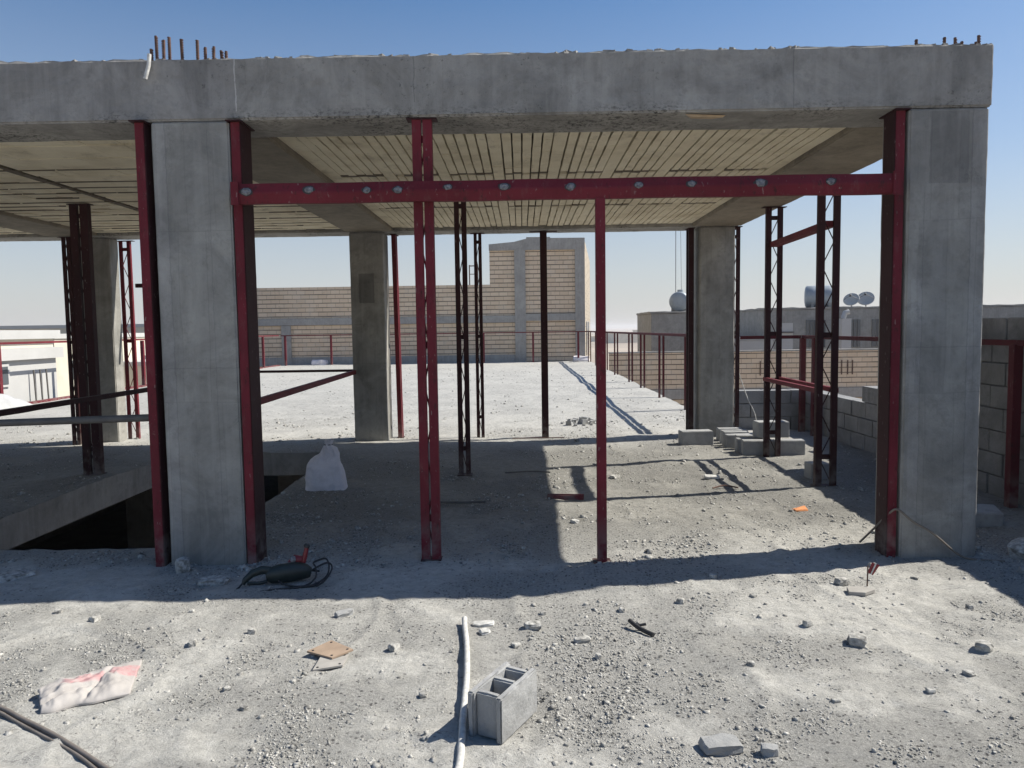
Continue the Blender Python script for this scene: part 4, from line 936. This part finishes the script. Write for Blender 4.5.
def dish(x, y, z, r, rz, label):
    t = thing('satellite_dish', (x, y, z), label, 'satellite dish', None, rz)
    m = MB(); n = 20; vs = [(0, 0, 0)]; 
    for k in range(1, 5):
        for i in range(n): a = 2 * math.pi * i / n; q_ = r * k / 4; vs.append((q_ * math.cos(a), q_ * math.sin(a), .35 * (q_ ** 2) / r))
    fs = [(0, 1 + i, 1 + (i + 1) % n) for i in range(n)] + [(1 + (k - 1) * n + i, 1 + k * n + i, 1 + k * n + (i + 1) % n, 1 + (k - 1) * n + (i + 1) % n) for k in range(1, 4) for i in range(n)]
    rot = Matrix.Rotation(R(55), 3, 'X'); vs = [rot @ Vector(v) + Vector((0, 0, r * .95)) for v in vs]
    m.add(vs, fs, True); o = m.build('reflector', M['white'], t, True); md = o.modifiers.new('s', 'SOLIDIFY'); md.thickness = .03
    f = rot @ Vector((0, 0, r * 1.1)) + Vector((0, 0, r * .95))
    m = MB(); m.tube([rot @ Vector((r * .9, 0, .3 * r)) + Vector((0, 0, r * .95)), f], .02, 5); m.tube([rot @ Vector((-r * .9, 0, .3 * r)) + Vector((0, 0, r * .95)), f], .02, 5); m.build('feed_arm', M['galv'], t, True)
    m = MB(); m.tube([f - Vector((0, .05, 0)), f + Vector((0, .1, .05))], .06, 8); m.build('receiver', M['rubber'], t, True)
    m = MB(); m.tube([(0, 0, -.02), (0, 0, r * .9)], .035, 6); m.build('mast', M['galv'], t, True)
dish(18.75, 43.5, 2.53, .42, R(-35), 'left of two white satellite dishes beside the large tank')
dish(19.6, 43.6, 2.53, .46, R(-30), 'right of two white satellite dishes beside the large tank')
t = thing('antenna_mast', (9.0, 44.5, 2.4), 'tall thin antenna mast with guy wire rising behind the round tank', 'antenna')
m = MB(); m.tube([(9.0, 44.5, 2.4), (9.0, 44.5, 9.2)], .022, 6); m.build('mast', M['galv'], t)
m = MB(); m.tube([(9.35, 44.5, 2.4), (9.25, 44.5, 9.2)], .012, 5); m.build('guy_wire', M['galv'], t)
# far right neighbour behind block wall
t4 = parapet_building('rendered_building', 'rough grey block building showing over the block wall right of the big column', 31, 44, 30, 40, -6.4, 1.2, 'plaster')
# white house at left
t = thing('white_house', (-15, 14, -6.4), 'bright white flat roofed house beyond the red railing at left', 'building')
m = MB(); m.box(-24, -12.25, 8, 19.8, -6.4, 1.02); m.build('wall', M['white'], t)
m = MB(); m.box(-24.1, -12.12, 7.9, 19.95, 1.022, 1.30); m.build('cornice', M['white'], t)
m = MB(); m.box(-24, -12.3, 8, 19.8, 1.302, 1.52); m.build('parapet', M['cream'], t)
m = MB(); m.box(-24.1, -12.15, 7.9, 19.9, 1.522, 1.74); m.build('coping', M['white'], t)
for (y0, y1) in ((12.2, 13.4), (16.0, 17.9)):
    m = MB(); m.box(-12.26, -12.2, y0, y1, .40, .94); f = m.build('window', M['white'], t)
    m = MB(); 
    for k in range(2): w = (y1 - y0 - .18) / 2; m.box(-12.2, -12.19, y0 + .06 + k * (w + .06), y0 + .06 + k * (w + .06) + w, .46, .88)
    m.build('pane', M['glass'], f)
for y in (18.7, 18.95, 19.2): m = MB(); m.tube([(-12.1, y, -.5), (-12.14, y, .75)], .02, 6); m.build('downpipe', M['greypipe'], t)
tp = thing('covered_pile', (-10.9, 15.2, 0), 'pile of wrapped white sheeting against the left railing', 'pile')
m = MB(); NUc, NVc = 20, 12; vs = []
for j in range(NVc + 1):
    for i in range(NUc + 1):
        u, v_ = i / NUc, j / NVc; e = (math.sin(math.pi * u) ** .4) * (math.sin(math.pi * v_) ** .4) if 0 < u < 1 and 0 < v_ < 1 else 0
        vs.append((-.45 + .9 * u, -1.1 + 2.2 * v_, e * (.40 + .12 * mn.noise(Vector((u * 7, v_ * 7, 2))) + .07 * mn.noise(Vector((u * 17, v_ * 17, 5))))))
W1 = NUc + 1; m.add(vs, [(j * W1 + i, j * W1 + i + 1, (j + 1) * W1 + i + 1, (j + 1) * W1 + i) for j in range(NVc) for i in range(NUc)], True); m.build('sheeting', M['tarp'], tp, True)
# paler houses farther left
def far_house(x0, x1, y0, y1, z1, label, wall='cream'):
    t = thing('far_house', ((x0 + x1) / 2, y0, -6.4), label, 'house')
    m = MB(); m.box(x0, x1, y0, y1, -6.4, z1); m.build('wall', M[wall], t)
    m = MB(); m.box(x0 - .1, x1 + .1, y0 - .1, y1 + .1, z1 + .002, z1 + .3); m.build('parapet', M['white'], t)
    m = MB()
    n = max(2, int((y1 - y0) / 4))
    for k in range(n): yy = y0 + (y1 - y0) * (k + .3) / n; m = MB(); m.box(x1 + .001, x1 + .03, yy, yy + 1.2, z1 - 2.6, z1 - 1.4); m.build('window', M['glass'], t)
    n = max(2, int((x1 - x0) / 4))
    for k in range(n): xx = x0 + (x1 - x0) * (k + .3) / n; m = MB(); m.box(xx, xx + 1.2, y0 - .03, y0 - .001, z1 - 2.6, z1 - 1.4); m.build('window', M['glass'], t)
    return t
far_house(-60, -28.5, 46, 60, 1.4, 'cream flat roofed house behind the white house, nearer one')
far_house(-52, -30, 66, 80, 2.2, 'cream house farther behind, with small roof equipment')
far_house(-38, -22.0, 52, 60, -.6, 'low cream building beyond the left railing between the left columns', 'cream')
chunk(-29.2, 66.5, .35, 'dark roof equipment on the cream house at far left', 1.0, (1, 1), 0, 'rubber', 'roof equipment', seed=80, name='roof_equipment').location.z = 2.5
# far low town near the horizon
gr = 'tiny pale houses of the far town near the horizon'
proto = None
for i in range(90):
    y = random.uniform(260, 1500); x = random.uniform(-.75, .75) * y
    if abs(x / y + .3) < .05 and random.random() < .5: continue
    w, d, h = random.uniform(9, 26), random.uniform(9, 20), random.uniform(3, 6.5)
    if proto is None:
        m = MB(); m.box(-.5, .5, -.5, .5, 0, 1); m.box(-.52, .52, -.52, .52, 1.001, 1.06); o = m.build_at('town_house', M['cream'], (x, y, -6.45)); proto = o
    else: o = proto.copy(); col.objects.link(o)
    o.location = (x, y, -6.45); o.scale = (w, d, h); o.rotation_euler[2] = random.uniform(-.4, .4)
    tag(o, 'tiny pale flat roofed house in the hazy far town', 'house', gr)

# ground and hills
m = MB(); m.add([(-5200, -5200, -6.42), (5200, -5200, -6.42), (5200, 5200, -6.42), (-5200, 5200, -6.42)], [(0, 1, 2, 3)])
tag(m.build('ground', M['desert']), kind='structure')
m = MB(); vs = []; n = 160
for i in range(n + 1):
    x = -4800 + 9600 * i / n; h = 7 + 9 * mn.noise(Vector((i * .12, 0, 0))) + 5 * mn.noise(Vector((i * .4, 3, 0)))
    vs += [(x, 4300, -6.5), (x, 4500, -6 + max(3, h)), (x, 4900, -6.5)]
m.add(vs, [(3 * i + a, 3 * i + 3 + a, 3 * i + 4 + a, 3 * i + 1 + a) for i in range(n) for a in (0, 1)], True)
tag(m.build('hills', M['desert']), kind='structure')

# ------------------------------------------------------------------ haze
HAZE = True
if HAZE:
    m = MB(); m.box(-5300, 5300, -5300, 5300, -7.6, 14)
    hm = bpy.data.materials.new('dusty_air'); hm.use_nodes = True; nt = hm.node_tree; nt.nodes.clear()
    ou = nt.nodes.new('ShaderNodeOutputMaterial'); pv = nt.nodes.new('ShaderNodeVolumePrincipled')
    pv.inputs['Color'].default_value = (.86, .87, .90, 1); pv.inputs['Density'].default_value = .00045; pv.inputs['Anisotropy'].default_value = .3
    nt.links.new(pv.outputs[0], ou.inputs['Volume'])
    tag(m.build('haze', hm), 'pale dusty air hanging over the plain', 'haze', kind='stuff')

# ------------------------------------------------------------------ light
sd = Vector((.943, .21, 1)).normalized()
el = math.asin(sd.z); az = math.atan2(sd.x, sd.y)
L = bpy.data.lights.new('sun', 'SUN'); L.energy = 5.0; L.angle = R(.53); L.color = (1, .955, .86)
lo = bpy.data.objects.new('sun', L); col.objects.link(lo); lo.rotation_euler = sd.to_track_quat('Z', 'Y').to_euler()
w = bpy.data.worlds.new('World'); sc.world = w; w.use_nodes = True; nt = w.node_tree
bg = nt.nodes['Background']; sky = nt.nodes.new('ShaderNodeTexSky'); sky.sky_type = 'NISHITA'; sky.sun_disc = False
sky.sun_elevation = el; sky.sun_rotation = az; sky.altitude = 900; sky.air_density = 1.0; sky.dust_density = 1.0; sky.ozone_density = 2.4

hs = nt.nodes.new('ShaderNodeHueSaturation'); hs.inputs['Saturation'].default_value = 1.22; hs.inputs['Hue'].default_value = .499; nt.links.new(sky.outputs[0], hs.inputs['Color'])
gm = N(nt, 'ShaderNodeTexCoord'); sz = N(nt, 'ShaderNodeSeparateXYZ'); nt.links.new(gm.outputs['Generated'], sz.inputs[0])
dust = ramp(nt, sz.outputs[2], [(0.0, .92), (.07, .72), (.20, .34), (.42, 0.)])   # dust layer whitening the air near the horizon
hz_ = mix(nt, hs.outputs[0], (4.7, 4.7, 4.75), dust)
nt.links.new(hz_, bg.inputs[0]); bg.inputs[1].default_value = .092

# ------------------------------------------------------------------ camera
f, pitch, roll, yaw = 759.0, .0724, .0142, .0133
fw = Vector((-math.sin(yaw) * math.cos(pitch), math.cos(yaw) * math.cos(pitch), -math.sin(pitch)))
rt = Vector((math.cos(yaw), math.sin(yaw), 0)); up = rt.cross(fw)
r2 = math.cos(roll) * rt - math.sin(roll) * up; u2 = math.sin(roll) * rt + math.cos(roll) * up
cd = bpy.data.cameras.new('camera'); cam = bpy.data.objects.new('camera', cd); col.objects.link(cam)
mw = Matrix.Identity(4)
for i in range(3): mw[i][0] = r2[i]; mw[i][1] = u2[i]; mw[i][2] = -fw[i]
mw[0][3], mw[1][3], mw[2][3] = 0, 0, 1.6
cam.matrix_world = mw; cd.sensor_width = 36; cd.lens = f / 1024 * 36; cd.clip_start = .05; cd.clip_end = 20000
sc.camera = cam
sc.view_settings.view_transform = 'Standard'; sc.view_settings.look = 'None'; sc.view_settings.exposure = 0.47; sc.view_settings.gamma = 1
sc.view_settings.use_curve_mapping = False
sc.cycles.max_bounces = 8; sc.cycles.diffuse_bounces = 3
sc.cycles.volume_bounces = 1
